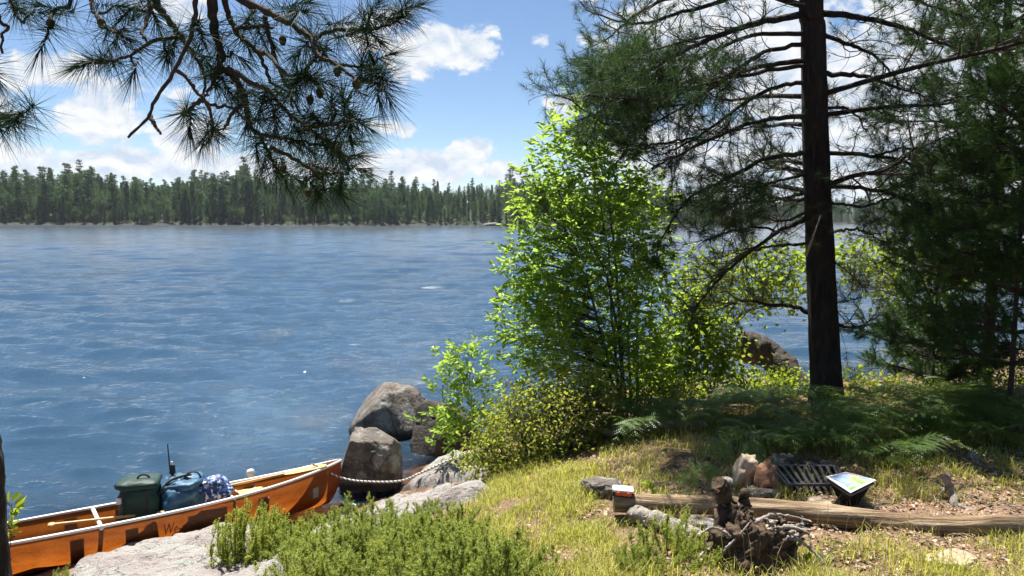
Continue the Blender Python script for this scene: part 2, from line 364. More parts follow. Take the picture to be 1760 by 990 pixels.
mx = N.new('ShaderNodeMixShader'); L.new(cl, mx.inputs[0]); L.new(body.outputs[0], mx.inputs[1]); L.new(tr.outputs[0], mx.inputs[2])
gl = N.new('ShaderNodeBsdfGlossy')
gpos = N.new('ShaderNodeNewGeometry'); gsp = N.new('ShaderNodeSeparateXYZ'); L.new(gpos.outputs['Position'], gsp.inputs[0])
rm_ = N.new('ShaderNodeMapRange'); rm_.inputs[1].default_value = 12; rm_.inputs[2].default_value = 75; rm_.inputs[3].default_value = .032; rm_.inputs[4].default_value = .13; L.new(gsp.outputs[1], rm_.inputs[0]); L.new(rm_.outputs[0], gl.inputs['Roughness'])
rb_ = N.new('ShaderNodeMapRange'); rb_.inputs[1].default_value = 12; rb_.inputs[2].default_value = 90; rb_.inputs[3].default_value = .44; rb_.inputs[4].default_value = .15; L.new(gsp.outputs[1], rb_.inputs[0]); L.new(rb_.outputs[0], bp.inputs['Strength'])
L.new(bp.outputs[0], gl.inputs['Normal'])
fr = N.new('ShaderNodeFresnel'); fr.inputs[0].default_value = 1.333; L.new(bp.outputs[0], fr.inputs[1])
mx2 = N.new('ShaderNodeMixShader'); L.new(fr.outputs[0], mx2.inputs[0]); L.new(mx.outputs[0], mx2.inputs[1]); L.new(gl.outputs[0], mx2.inputs[2])
o = N.new('ShaderNodeOutputMaterial'); L.new(mx2.outputs[0], o.inputs[0])
w = wat.build('lake_water', m)
a = w.data.attributes.new('depth', 'FLOAT', 'POINT'); a.data.foreach_set('value', np.maximum(depth, 0).astype(np.float32).ravel())
w['kind'] = 'structure'

# ------------------------------------------------------------------ far shore and forest
def shore_dist(az):                     # az in degrees, distance of the far shore
    return np.interp(az, [-60, -33, -22, -12, -9.5, -8.5, 0, 8, 14, 17, 25, 40, 60], [330, 335, 322, 306, 296, 318, 325, 340, 350, 520, 560, 560, 560]) + 3 * np.sin(az * 2.1) + 2 * np.sin(az * 5.3)
def hill_top(az):
    return np.interp(az, [-60, -33, -20, -12, -9, -6, -2, 2, 8, 13, 16, 25, 60], [5, 5, 6, 5, 4, 9, 13, 14, 10, 6, 4, 10, 10])
def far_z(az, r):
    q = np.maximum(r - shore_dist(az), -20)
    return np.where(q < 0, q * 0.2, np.minimum(0.5 + q * 0.13, hill_top(az) * (1 - np.exp(-q / 45.)) + 0.5))
azs = np.linspace(-62, 62, 500); qs = np.concatenate([np.linspace(-10, 12, 12), np.linspace(16, 260, 16), [500, 900]])
AZ, Q = np.meshgrid(azs, qs)
RR = shore_dist(AZ) + Q
ZZ = far_z(AZ, RR) + np.where(Q > 0, 0.25 * vnoise(AZ * 6, Q, 7, 9), 0)
hl = Acc().add(np.stack([RR * np.sin(np.radians(AZ)), RR * np.cos(np.radians(AZ)), ZZ], -1), grid_faces(*AZ.shape))
M['shoreland'] = rough_mat('far_shore_ground', [(0.35, (0.012, 0.020, 0.010)), (0.7, (0.03, 0.034, 0.02)), (0.9, (0.10, 0.085, 0.065))], scale=0.35, rough=0.9, bump=0.2)
hl = hl.build('far_hills', M['shoreland']); hl['kind'] = 'structure'

def far_tree(kind, h, rs):
    acc = Acc()
    tube(acc, [(0, 0, -0.5), (rs.randn() * .1, rs.randn() * .1, h * .5), (0, 0, h * 0.98)], [h * .014 + .06, h * .01, .02], 5, 1)
    P = []; Dr = []; Ls = []
    if kind == 'white_pine':
        z = h * (0.12 + .1 * rs.rand())
        while z < h * 0.97:
            fr_ = z / h
            for _ in range(rs.randint(3, 6)):
                a = rs.rand() * 2 * PI; rl = (0.18 * h * (1 - fr_) ** 0.8 + 0.2) * (0.4 + 0.75 * rs.rand())
                n = int(10 + rl * 15)
                u = np.sqrt(rs.rand(n))[:, None]
                dd = np.array([math.cos(a), math.sin(a), 0.18])
                p = np.array([0, 0, z]) + dd * rl * u + rs.randn(n, 3) * np.array([.32, .32, .26])
                P.append(p); Dr.append(nrm(dd + rs.randn(n, 3) * 0.6)); Ls.append(np.full(n, .6))
            z += h * (0.035 + 0.025 * rs.rand())
        mat = 'far2'
    elif kind == 'spruce':
        n = 1500
        z = h * (0.06 + 0.93 * rs.rand(n) ** 0.85)
        a = rs.rand(n) * 2 * PI
        rl = (0.15 * h * (1 - z / h) ** 0.8 + 0.12) * np.sqrt(rs.rand(n)) * (0.75 + .35 * np.sin(z * 7 / (h / 12) + a))
        P.append(np.c_[rl * np.cos(a), rl * np.sin(a), z]); Dr.append(nrm(np.c_[np.cos(a), np.sin(a), -0.5 + 0 * a] + rs.randn(n, 3) * .3)); Ls.append(np.full(n, .6))
        mat = 'far'
    elif kind == 'red_pine':
        for _ in range(36):
            c = rs.randn(3) * np.array([.11, .11, .2]) * h + np.array([0, 0, .6 * h]); c[2] = min(c[2], h * .95)
            n = 26
            P.append(c + rs.randn(n, 3) * np.array([.05, .05, .03]) * h); Dr.append(nrm(rs.randn(n, 3) + [0, 0, .5])); Ls.append(np.full(n, .6))
        mat = 'far2'
    else:
        for _ in range(24):
            u = nrm(rs.randn(3)); c = u * np.array([.21, .21, .33]) * h * rs.rand() ** .4 + np.array([0, 0, .58 * h])
            n = 26
            P.append(c + rs.randn(n, 3) * .055 * h); Dr.append(nrm(rs.randn(n, 3))); Ls.append(np.full(n, .06 * h))
        mat = 'far3'
    P = np.concatenate(P); Dr = np.concatenate(Dr); Ls = np.concatenate(Ls)
    n = len(P); s = rperp(Dr, rs) * (Ls * .26)[:, None]
    V = np.stack([P - s, P + s * .9, P + Dr * Ls[:, None] + s * .2], 1).reshape(-1, 3)
    acc.add(V, np.arange(3 * n).reshape(-1, 3), 0, False)
    return acc, mat
tr_rs = RS(33)
templ = {}
for kind, hts in (('white_pine', (17, 20, 22)), ('spruce', (11, 14, 16)), ('red_pine', (13, 16)), ('broadleaf', (8, 10))):
    templ[kind] = []
    for hgt in hts:
        acc, mt = far_tree(kind, hgt, tr_rs); templ[kind].append((acc, mt, hgt))
info = {'white_pine': ('tall_pine', 'tall dark pine with layered branches on the far shore', 'pines on the far shore'),
        'spruce': ('spruce_tree', 'narrow dark spruce with a pointed top on the far shore', 'spruces on the far shore'),
        'red_pine': ('round_topped_pine', 'pine with a rounded bushy crown on the far shore', 'round-topped pines on the far shore'),
        'broadleaf': ('broadleaf_tree', 'small pale green rounded tree at the edge of the far shore', 'broadleaf trees on the far shore')}
spots = []
n = 5200
az = -50 + 100 * tr_rs.rand(n); q = 2 + 150 * tr_rs.rand(n) ** 1.5
for a, b in zip(az, q): spots.append((a, b))
spots.sort(key=lambda s: s[1])
placed = {}
chosen = []
for a, b in spots:
    r0 = float(shore_dist(np.array(a))) + b
    x, y = r0 * math.sin(R(a)), r0 * math.cos(R(a))
    key = (int(x // 3.2), int(y // 3.2))
    if key in placed: continue
    placed[key] = 1
    left = a < -9
    k = tr_rs.choice(['white_pine', 'spruce', 'red_pine', 'broadleaf'], p=[.40, .22, .24, .14] if left else [.28, .32, .26, .14])
    if b < 6 and tr_rs.rand() < .45: k = 'broadleaf' if tr_rs.rand() < .5 else 'spruce'
    v = tr_rs.randint(len(templ[k]))
    sc = (0.70 + .36 * tr_rs.rand()) * float(np.interp(a, [-33, -14, -8, -3], [.92, .90, .74, .62])) * (1 + .13 * math.sin(a * .62 + 1) + .06 * math.sin(a * 1.9))
    if tr_rs.rand() < .06: sc *= 1.3
    if b < 7: sc *= 0.62
    chosen.append((a, b, r0, x, y, k, v, sc))
tmesh = {}
count = 0
stuff = Acc()
for a, b, r0, x, y, k, v, sc in chosen:
    acc, mt, hgt = templ[k][v]
    z = float(far_z(np.array(a), np.array(r0)))
    rot = tr_rs.rand() * 2 * PI
    if count < 295 and b < 34 and -34.5 < a < 16 and tr_rs.rand() < .62:
        nm, lab, grp = info[k]
        if (k, v) not in tmesh:
            ob = acc.build(nm, [M[mt], M['stem']]); tmesh[(k, v)] = ob
        else:
            ob = tmesh[(k, v)].copy(); COL.objects.link(ob)
        ob.location = (x, y, z); ob.rotation_euler = (0, 0, rot); ob.scale = (sc * (1.2 + .15 * tr_rs.randn()),) * 2 + (sc,)
        tag(ob, lab, 'tree', grp); count += 1
    else:
        c_, s_ = math.cos(rot) * sc, math.sin(rot) * sc
        T = np.array([[c_, -s_, 0, x], [s_, c_, 0, y], [0, 0, sc, z], [0, 0, 0, 1.]])
        slot = {'far': 0, 'far2': 1, 'far3': 2}[mt]
        base = stuff.n
        for vv in acc.v: stuff.v.append(vv @ T[:3, :3].T + T[:3, 3])
        for f, mm, s2 in acc.f: stuff.f.append((f + base, 3 if mm == 1 else slot, s2))
        stuff.n += acc.n
for _ in range(900):                     # brush along the waterline
    a = -50 + 100 * tr_rs.rand(); b = .5 + 14 * tr_rs.rand() ** 1.6; r0 = float(shore_dist(np.array(a))) + b
    acc, mt, hgt = templ['broadleaf' if tr_rs.rand() < .5 else 'spruce'][tr_rs.randint(2)]; sc = .16 + .24 * tr_rs.rand()
    T = np.eye(4) * sc; T[:3, 3] = (r0 * math.sin(R(a)), r0 * math.cos(R(a)), float(far_z(np.array(a), np.array(r0))) - .2)
    base = stuff.n; v0 = len(stuff.v)
    for vv in acc.v: stuff.v.append(vv @ T[:3, :3].T + T[:3, 3])
    for f, mm, s2 in acc.f: stuff.f.append((f + base, 3 if mm == 1 else (2 if mt == 'far3' else 0), s2))
    stuff.n += acc.n
fo = stuff.build('far_forest', [M['far'], M['far2'], M['far3'], M['stem']]); fo['kind'] = 'stuff'
fo['label'] = 'dense mixed forest covering the hills across the lake'; fo['category'] = 'forest'

# ------------------------------------------------------------------ rocks
def rock(name, c, size, rotz, mat, label, cat='rock', cuts=(), seed=0, power=1.0, disp=0.10, sub=4, group=None, tilt=0.0, freq=1.6):
    bm = bmesh.new(); bmesh.ops.create_icosphere(bm, subdivisions=sub, radius=1)
    sd = Vector((seed * 3.1, seed * 1.7, seed * .9))
    for v in bm.verts:
        p = v.co.normalized()
        p = Vector([math.copysign(abs(a) ** power, a) for a in p])
        q = p * freq + sd
        d = disp * (mnoise.noise(q) * 1.3 + .6 * mnoise.noise(q * 2.3) + .35 * mnoise.noise(q * 5.1) + .18 * mnoise.noise(q * 11))
        p = p * (1 + d)
        for n_, dd in cuts:
            n2 = Vector(n_).normalized(); e = p.dot(n2) - dd
            if e > 0: p = p - n2 * e * 0.9
        v.co = Vector((p.x * size[0], p.y * size[1], p.z * size[2]))
    for f in bm.faces: f.smooth = True
    me = bpy.data.meshes.new(name); bm.to_mesh(me); bm.free(); me.materials.append(mat)
    ob = bpy.data.objects.new(name, me); COL.objects.link(ob)
    ob.location = c; ob.rotation_euler = (0, tilt, rotz)
    return tag(ob, label, cat, group)
p = W(630, 848, 0)
rock('boulder', (p[0], p[1] + .36, .27), (.42, .38, .46), .25, M['boulder'], 'blocky granite boulder with a flat sunlit top just beyond the canoe bow', 'boulder',
     cuts=[((.12, -.1, 1), .84), ((-.25, -1, -.05), .80), ((1, -.3, .1), .82), ((-1, .1, .35), .84), ((.7, .2, 1), .95)], seed=3, power=.74, disp=.24, freq=1.3, sub=5)
p = W(662, 752, 0)
rock('boulder', (p[0], p[1] + .45, .17), (.64, .58, .60), -.2, M['boulder'], 'domed brown boulder rising from the lake farthest from shore', 'boulder',
     cuts=[((-.75, -.3, .65), .70), ((.85, -.3, .5), .80)], seed=11, power=.9, disp=.16, sub=5)
p = W(757, 783, 0)
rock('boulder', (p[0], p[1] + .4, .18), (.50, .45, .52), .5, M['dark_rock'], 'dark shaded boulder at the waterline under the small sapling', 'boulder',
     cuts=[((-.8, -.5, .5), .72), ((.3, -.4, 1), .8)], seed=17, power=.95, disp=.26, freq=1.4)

def slab(label, poly, lift, seed, ang=0.5):
    P2 = np.array([W(a, b, z)[:2] for a, b, z in poly])
    lo, hi = P2.min(0) - .3, P2.max(0) + .3
    gx, gy = np.meshgrid(np.arange(lo[0], hi[0], .028), np.arange(lo[1], hi[1], .028))
    q = np.stack([gx, gy], -1).reshape(-1, 2)
    A, B = P2, np.roll(P2, -1, 0)
    AB = B - A
    t_ = np.clip(((q[:, None] - A) * AB).sum(-1) / (AB**2).sum(-1), 0, 1)
    dist = np.linalg.norm(q[:, None] - (A + t_[..., None] * AB), axis=-1).min(1)
    ins = np.zeros(len(q), bool)
    for (x1, y1), (x2, y2) in zip(A, B):
        c = ((y1 > q[:, 1]) != (y2 > q[:, 1])) & (q[:, 0] < (x2 - x1) * (q[:, 1] - y1) / (y2 - y1 + 1e-12) + x1)
        ins ^= c
    sd = np.where(ins, dist, -dist).reshape(gx.shape) + .05 * vnoise(gx, gy, .5, seed + 5)
    e = np.clip((sd + .12) / .30, 0, 1); e = e * e * (3 - 2 * e)
    u = gx * math.cos(ang) + gy * math.sin(ang); vv = -gx * math.sin(ang) + gy * math.cos(ang)
    lay = vv * 2.3 + .5 * vnoise(gx, gy, 1.1, seed) + .15 * vnoise(gx, gy, .4, seed + 1)
    step = lay - np.floor(lay)
    z = gz(gx, gy) - .10 + e * (lift + .10) + e * (-.05 * np.exp(-(step / .10) ** 2) * np.clip(.5 + .8 * vnoise(gx, gy, .9, seed + 2), 0, 1.6) + .03 * step + .03 * vnoise(gx, gy, 1.0, seed + 3) + .004 * vnoise(gx, gy, .12, seed + 4) - .035 * np.exp(-(vnoise(u, vv * 2.6, 1.3, seed + 6) / .10) ** 2) - .02 * np.exp(-(vnoise(u, vv * 3.5, .6, seed + 7) / .09) ** 2))
    Fq = grid_faces(*gx.shape)
    keep = (sd.ravel()[Fq] > -.16).any(1)
    o_ = np.array([P2[:, 0].mean(), P2[:, 1].mean(), 0.])
    ob = Acc().add(np.stack([gx, gy, z], -1), Fq[keep]).build('granite_slab', M['granite'], origin=o_)
    return tag(ob, label, 'rock slab', 'granite slabs on the shore')
slab('broad pale granite slab sloping into the water beside the canoe side', [(30, 1080, .05), (120, 990, .05), (215, 948, .05), (300, 928, .08), (390, 905, .1), (470, 915, .12), (500, 1000, .6), (480, 1090, .7), (250, 1100, .35)], .10, 3, .35)
slab('pale sunlit granite slab between the grass edge and the blocky boulder', [(500, 935, .16), (590, 893, .1), (660, 862, .15), (730, 838, .4), (815, 830, .8), (850, 846, .95), (790, 880, .85), (650, 915, .5), (560, 955, .5)], .09, 8, .5)
slab('brownish granite slab at the waterline beneath the yellowing shrub', [(690, 846, .0), (740, 803, .05), (795, 780, .15), (835, 788, .5), (840, 828, .75), (770, 836, .4)], .10, 14, .8)

# far shore ledges
for i, (px, py, s) in enumerate([(425, 384.5, 5.5), (600, 387, 6.5), (845, 388.5, 3.2), (25, 382.5, 4), (100, 383.5, 3)]):
    p = W(px, py, 0)
    rock('shore_ledge', (p[0], p[1] + 1, .2), (s, 2.2, 1.25), .1 * i, M['boulder'] if i in (1, 2) else M['granite'],
         ['pale low rock ledge on the far shore below the tall pines', 'long rock ledge at the tip of the far wooded point', 'brown rock ledge on the far shore just left of the green sapling tree',
          'small pale ledge on the far shore at the left end of the forest', 'low flat pale rock on the far shore near its left end'][i], 'rock ledge', seed=30 + i, disp=.2, sub=3)

# ------------------------------------------------------------------ canoe
bow_w = W(588, 796, .46); mid_w = W(157, 890, .36)
dirx = nrm(np.r_[(bow_w - mid_w)[:2], 0.]); LEN = 2 * np.linalg.norm((bow_w - mid_w)[:2])
diry = np.array([-dirx[1], dirx[0], 0.])
CM = Matrix(((dirx[0], diry[0], 0, mid_w[0]), (dirx[1], diry[1], 0, mid_w[1]), (0, 0, 1, .02), (0, 0, 0, 1))) @ Matrix.Rotation(R(-5.5), 4, 'X')
canoe = empty('canoe', (0, 0, 0), 'amber translucent canoe loaded with packs, floating along the rock slab', 'canoe')
canoe.matrix_world = CM
HB = .42
def hull(u, t, off=0.0):
    """u in -1 (stern) .. 1 (bow), t in -1 (near gunwale) .. 1 (far gunwale)"""
    u = np.asarray(u, float); t = np.asarray(t, float)
    b = HB * np.maximum(1 - np.abs(u) ** 2.3, 0) ** .85 + .008
    top = .325 + .14 * np.abs(u) ** 3.2
    bot = -.07 + .05 * np.abs(u) ** 5
    sh = .6 + .35 * np.abs(u) ** 2
    ang = t * PI / 2
    y = b * np.sign(t) * np.abs(np.sin(ang)) ** sh
    c = np.abs(np.cos(ang)) ** .6
    z = top - (top - bot) * c
    x = u * LEN / 2 - np.sign(u) * .16 * np.clip((np.abs(u) - .9) / .1, 0, 1) ** 1.5 * c ** 2.5
    P = np.stack([x, y, z], -1)
    if off:
        ny = np.sin(ang) ; nz = -np.cos(ang)
        P = P + off * np.stack([0 * x, ny, nz + 0 * x], -1)
    return P
uu = np.concatenate([-np.cos(np.linspace(0, PI, 90))]); tt = np.linspace(-1, 1, 33)
U, T_ = np.meshgrid(uu, tt)
M['kevlar'] = None
m = bpy.data.materials.new('amber_kevlar'); t, N, L = nt(m); M['kevlar'] = m
tc = N.new('ShaderNodeTexCoord'); mps = N.new('ShaderNodeMapping'); mps.inputs['Scale'].default_value = (.7, 1, 2.2); L.new(tc.outputs['Object'], mps.inputs[0]); nz = N.new('ShaderNodeTexNoise'); nz.inputs['Scale'].default_value = 5; nz.inputs['Detail'].default_value = 10; nz.inputs['Roughness'].default_value = .7; L.new(mps.outputs[0], nz.inputs[0])
wv = N.new('ShaderNodeTexNoise'); wv.inputs['Scale'].default_value = 90; L.new(tc.outputs['Object'], wv.inputs[0])
mf = math_n(N, L, 'MULTIPLY_ADD', wv.outputs[0], .35, math_n(N, L, 'MULTIPLY', nz.outputs[0], .7))
c1 = ramp(N, L, mf, [(.30, (.06, .020, .005)), (.45, (.14, .042, .008)), (.65, (.24, .080, .015))])
c2 = ramp(N, L, mf, [(.30, (.15, .034, .005)), (.45, (.29, .068, .008)), (.65, (.44, .125, .016))])
pb = N.new('ShaderNodeBsdfPrincipled'); pb.inputs['Roughness'].default_value = .3; L.new(c1, pb.inputs['Base Color'])
tl = N.new('ShaderNodeBsdfTranslucent'); L.new(c2, tl.inputs[0])
ms = N.new('ShaderNodeMixShader'); ms.inputs[0].default_value = .55; L.new(pb.outputs[0], ms.inputs[1]); L.new(tl.outputs[0], ms.inputs[2])
o = N.new('ShaderNodeOutputMaterial'); L.new(ms.outputs[0], o.inputs[0])
M['foam'] = plain('resin_coated_foam', (.20, .085, .02), .5)
M['alu'] = plain('white_gunwale', (.72, .70, .66), .35, 0.0)
M['seat'] = plain('tan_seat', (.62, .40, .16), .6)
M['woodlight'] = plain('varnished_wood', (.55, .32, .13), .4)
Acc().add(hull(U, T_), grid_faces(*U.shape)).build('hull', M['kevlar'], canoe)
for s, tv in ((-1, -1), (1, 1)):
    P = hull(uu, np.full_like(uu, tv)); P = P + np.array([0, s * .004, .006])
    tube(Acc(), P[1:-1], .016, 8).build('gunwale', M['alu'], canoe) if False else None
    gacc = Acc(); tube(gacc, P[1:-1], .017, 8); gacc.build('gunwale', M['alu'], canoe)
for uc in (-.62, -.34, -.06, .12, .34, .62):       # stiffening ribs inside the hull
    a_, b_ = np.meshgrid(np.linspace(uc - .022, uc + .022, 3), np.linspace(-.97, .97, 40))
    Acc().add(hull(a_, b_, -.006), grid_faces(*a_.shape)).build('rib', M['foam'], canoe)
a_, b_ = np.meshgrid(np.linspace(-.72, .72, 120), np.linspace(-1, 1, 24))
zig = .50 + .13 * np.abs(((a_ * 5.2) % 1) * 2 - 1)
Acc().add(hull(a_, b_ * zig, -.010), grid_faces(*a_.shape)).build('foam_core', M['foam'], canoe)
def cross_tube(name, u, r, mat, dz=-.012, ry=None):
    P0 = hull(u, -1) + np.array([0, 0, dz]); P1 = hull(u, 1) + np.array([0, 0, dz])
    ac = Acc(); tube(ac, np.linspace(P0, P1, 8), r, 8); return ac.build(name, mat, canoe)
cross_tube('thwart', .02, .022, M['alu']); cross_tube('thwart', .50, .016, M['alu'])
def deck(u0, u1):
    a_ = np.linspace(u0, u1, 10); P0 = hull(a_, -np.ones(10)) + [0, .0, .016]; P1 = hull(a_, np.ones(10)) + [0, 0, .016]
    V = np.stack([P0, (P0 + P1) / 2 + [0, 0, .012], P1], 1); f = grid_faces(10, 3)
    Acc().add(V, f).build('deck_plate', M['kevlar'], canoe)
deck(.93, .995); deck(-.995, -.93)
def seat(u):
    c = hull(u, 0); z = float(hull(u, 1)[2]) - .09
    ac = Acc()
    hb = abs(float(hull(u, .9)[1])) * .98
    for dx in (-.11, .11): tube(ac, np.array([[c[0] + dx, -hb, z], [c[0] + dx, hb, z]]), .012, 6)
    sobj = ac.build('seat_frame', M['alu'], canoe)
    s2 = Acc(); th = np.linspace(0, 2 * PI, 28, endpoint=False)
    rim = np.c_[c[0] + .15 * np.sign(np.cos(th)) * np.abs(np.cos(th)) ** .7, min(hb * .85, .19) * np.sign(np.sin(th)) * np.abs(np.sin(th)) ** .7, z + .02 + .02 * np.cos(th) ** 2]
    low = rim - [0, 0, .025]; cen = np.array([[c[0], 0, z + .0]])
    i = np.arange(28); j = (i + 1) % 28
    s2.add(np.vstack([rim, low, cen, cen - [0, 0, .02]]), np.stack([i, j, np.full(28, 56)], 1)); s2.v.append(np.vstack([rim, low])); base = s2.n
    s2.f.append((np.stack([i, i + 28, j + 28, j], 1) + base, 0, True)); s2.n += 56
    s2.build('seat', M['seat'], canoe)
seat(.60); seat(-.62)
# sticker, lettering and hull number
M['sticker'] = plain('grey_permit_sticker', (.22, .25, .27), .5)
a_, b_ = np.meshgrid(np.linspace(.845, .872, 4), np.linspace(-.86, -.66, 5))
Acc().add(hull(a_, b_, .004), grid_faces(*a_.shape)).build('permit_sticker', M['sticker'], canoe)
M['ink'] = plain('dark_lettering', (.09, .032, .010), .6)
def hull_text(body, u0, size, t_mid, name, far=False):
    cu = bpy.data.curves.new('lettering', 'FONT'); cu.body = body; cu.size = 1; cu.shear = .2
    to = bpy.data.objects.new('lettering', cu); COL.objects.link(to)
    bpy.context.view_layer.update()
    me = to.evaluated_get(bpy.context.evaluated_depsgraph_get()).to_mesh()
    V = np.array([v.co for v in me.vertices]); polys = [tuple(p.vertices) for p in me.polygons]
    to.to_mesh_clear() if False else None
    bpy.data.objects.remove(to)
    du = size / (LEN / 2); dt = size / .40
    if far: P = hull(u0 + V[:, 0] * du, .86 + V[:, 1] * dt * .6, -.004)
    else: P = hull(u0 + V[:, 0] * du, t_mid + (-V[:, 1]) * dt * -1 * -1 if False else t_mid - V[:, 1] * dt, .004)
    me2 = bpy.data.meshes.new(name); me2.from_pydata(P.tolist(), [], polys); me2.materials.append(M['ink'])
    ob = bpy.data.objects.new(name, me2); COL.objects.link(ob); ob.parent = canoe
hull_text('We-no-nah', .225, .10, -.76, 'lettering')

# ---- packs in the canoe (things of their own, modelled in the canoe's frame)
def in_canoe(name, label, cat, x, y, z, rz=0.0):
    e = empty(name, (0, 0, 0), label, cat)
    e.matrix_world = CM @ Matrix.Translation((x, y, z)) @ Matrix.Rotation(R(5.5), 4, 'X') @ Matrix.Rotation(rz, 4, 'Z')
    return e
def sq(nu, nv, sx, sy, sz, e1, e2, fn=None):
    th = np.linspace(-PI / 2, PI / 2, nv); ph = np.linspace(0, 2 * PI, nu, endpoint=False)
    TH, PH = np.meshgrid(th, ph, indexing='ij')
    f = lambda a, e: np.sign(a) * np.abs(a) ** e
    V = np.stack([sx * f(np.cos(TH), e1) * f(np.cos(PH), e2), sy * f(np.cos(TH), e1) * f(np.sin(PH), e2), sz * f(np.sin(TH), e1)], -1)
    if fn is not None: V = fn(V)
    i = np.arange(nv - 1)[:, None] * nu; j = np.arange(nu)[None]; k = (j + 1) % nu
    return V.reshape(-1, 3), np.stack([i + j, i + k, i + nu + k, i + nu + j], -1).reshape(-1, 4)
def crease(V, amp, fr, seed):
    W_ = V.copy(); s = V.shape
    q = V.reshape(-1, 3)
    d = np.array([mnoise.noise(Vector(p * fr) + Vector((seed, 0, 0))) + .6 * abs(mnoise.noise(Vector(p * fr * 2.3) + Vector((0, seed, 0)))) for p in q])
    n_ = nrm(q)
    return (q + n_ * d[:, None] * amp).reshape(s)
M['green_cloth'] = rough_mat('dark_green_nylon', [(.3, (.004, .026, .019)), (.7, (.010, .044, .032))], scale=6, bscale=14, rough=.55, bump=.5, dist=.02)
M['blue_cloth'] = rough_mat('teal_blue_nylon', [(.3, (.02, .07, .13)), (.7, (.05, .15, .24))], scale=5, bscale=11, rough=.4, bump=.7, dist=.03)
m = bpy.data.materials.new('white_patterned_blue_cloth'); t, N, L = nt(m); M['pattern'] = m
tc = N.new('ShaderNodeTexCoord'); vo = N.new('ShaderNodeTexNoise'); vo.inputs['Scale'].default_value = 11; vo.inputs['Detail'].default_value = 3; vo.inputs['Distortion'].default_value = 2.5; L.new(tc.outputs['Object'], vo.inputs[0])
cc = ramp(N, L, vo.outputs[0], [(.46, (.010, .026, .11)), (.56, (.03, .09, .28)), (.60, (.6, .66, .74)), (.66, (.5, .58, .7))])
pb = N.new('ShaderNodeBsdfPrincipled'); pb.inputs['Roughness'].default_value = .45; L.new(cc, pb.inputs['Base Color'])
o = N.new('ShaderNodeOutputMaterial'); L.new(pb.outputs[0], o.inputs[0])
M['strap'] = plain('black_webbing', (.02, .02, .022), .7)
M['patch'] = plain('white_patch', (.6, .62, .6), .6)

gp = in_canoe('green_pack', 'tall dark green portage pack with a flat lid standing in the canoe', 'backpack', .46, -.02, .0, -.35)
V, Fq = sq(56, 44, .205, .175, .32, .42, .52, lambda V: crease(V * (1 - .05 * (V[..., 2:3] / .30)), .034, 8, 3))
Acc().add(V + [0, 0, .33], Fq).build('pack_body', M['green_cloth'], gp)
V, Fq = sq(48, 18, .212, .185, .050, .6, .46, lambda V: crease(V, .022, 10, 6))
Acc().add(V + [0, 0, .64], Fq).build('lid', M['green_cloth'], gp)
ac = Acc(); th = np.linspace(0, PI, 14); tube(ac, np.c_[.05 + .06 * np.cos(th), 0 * th - .02, .675 + .05 * np.sin(th)], .011, 6); ac.build('carry_handle', M['strap'], gp)
for sx in (-.12, .10):
    ac = Acc(); tube(ac, np.array([[sx, -.188, .60], [sx, -.19, .45], [sx, -.187, .30]]), .008, 5); ac.build('strap', M['strap'], gp)
V, Fq = sq(12, 8, .028, .006, .035, .3, .3); Acc().add(V + [-.165, -.165, .50], Fq).build('patch', M['patch'], gp)

bp_ = in_canoe('blue_pack', 'bulging teal blue pack lying next to the green pack in the canoe', 'backpack', .87, .0, .0, -.2)
V, Fq = sq(48, 34, .225, .22, .25, .75, .7, lambda V: crease(V, .085, 6.5, 9)); Acc().add(V + [0, 0, .33], Fq).build('pack_body', M['blue_cloth'], bp_)
V, Fq = sq(36, 20, .20, .20, .06, .8, .7, lambda V: crease(V, .06, 8, 19)); Acc().add(V + [.03, .02, .54], Fq).build('flap', M['blue_cloth'], bp_)
ac = Acc(); tube(ac, catmull([(-.24, -.12, .30), (-.25, -.16, .42), (-.12, -.10, .60), (.02, .0, .62), (.12, .0, .63)], 20), .016, 6); tube(ac, catmull([(.05, 0, .60), (.10, -.02, .66), (.18, -.02, .65), (.22, 0, .58)], 12), .010, 6)
ac.build('strap', M['strap'], bp_)
bq = in_canoe('patterned_bag', 'navy bag with white pattern slumped behind the bow seat of the canoe', 'bag', 1.20, .02, .0, .1)
V, Fq = sq(44, 30, .27, .19, .24, .8, .8, lambda V: crease(V * (1 - .5 * np.clip(V[..., 0:1], 0, 1)), .06, 6, 29)); Acc().add(V + [0, 0, .30], Fq).build('bag_body', M['pattern'], bq)
ac = Acc(); tube(ac, catmull([(-.20, -.08, .42), (-.1, -.1, .52), (.03, -.1, .50), (.10, -.12, .40)], 14), .009, 5); ac.build('strap', M['strap'], bq)
rd = in_canoe('fishing_rod', 'black fishing rod with thick handle standing upright by the blue pack', 'fishing rod', .80, .10, .30, 0)
ac = Acc(); tube(ac, [(0, 0, 0), (.02, 0, .34)], .016, 8); tube(ac, [(.02, 0, .34), (.02, 0, .44)], [.034, .030], 10); ac.build('handle', M['strap'], rd)
ac = Acc(); tube(ac, [(-.005, 0, .40), (-.02, 0, .68)], [.008, .006], 6); ac.build('rod', M['strap'], rd)
ac = Acc(); tube(ac, [(.012, 0, .44), (.016, 0, .475)], [.018, .012], 8); ac.build('end_cap', M['alu'], rd)
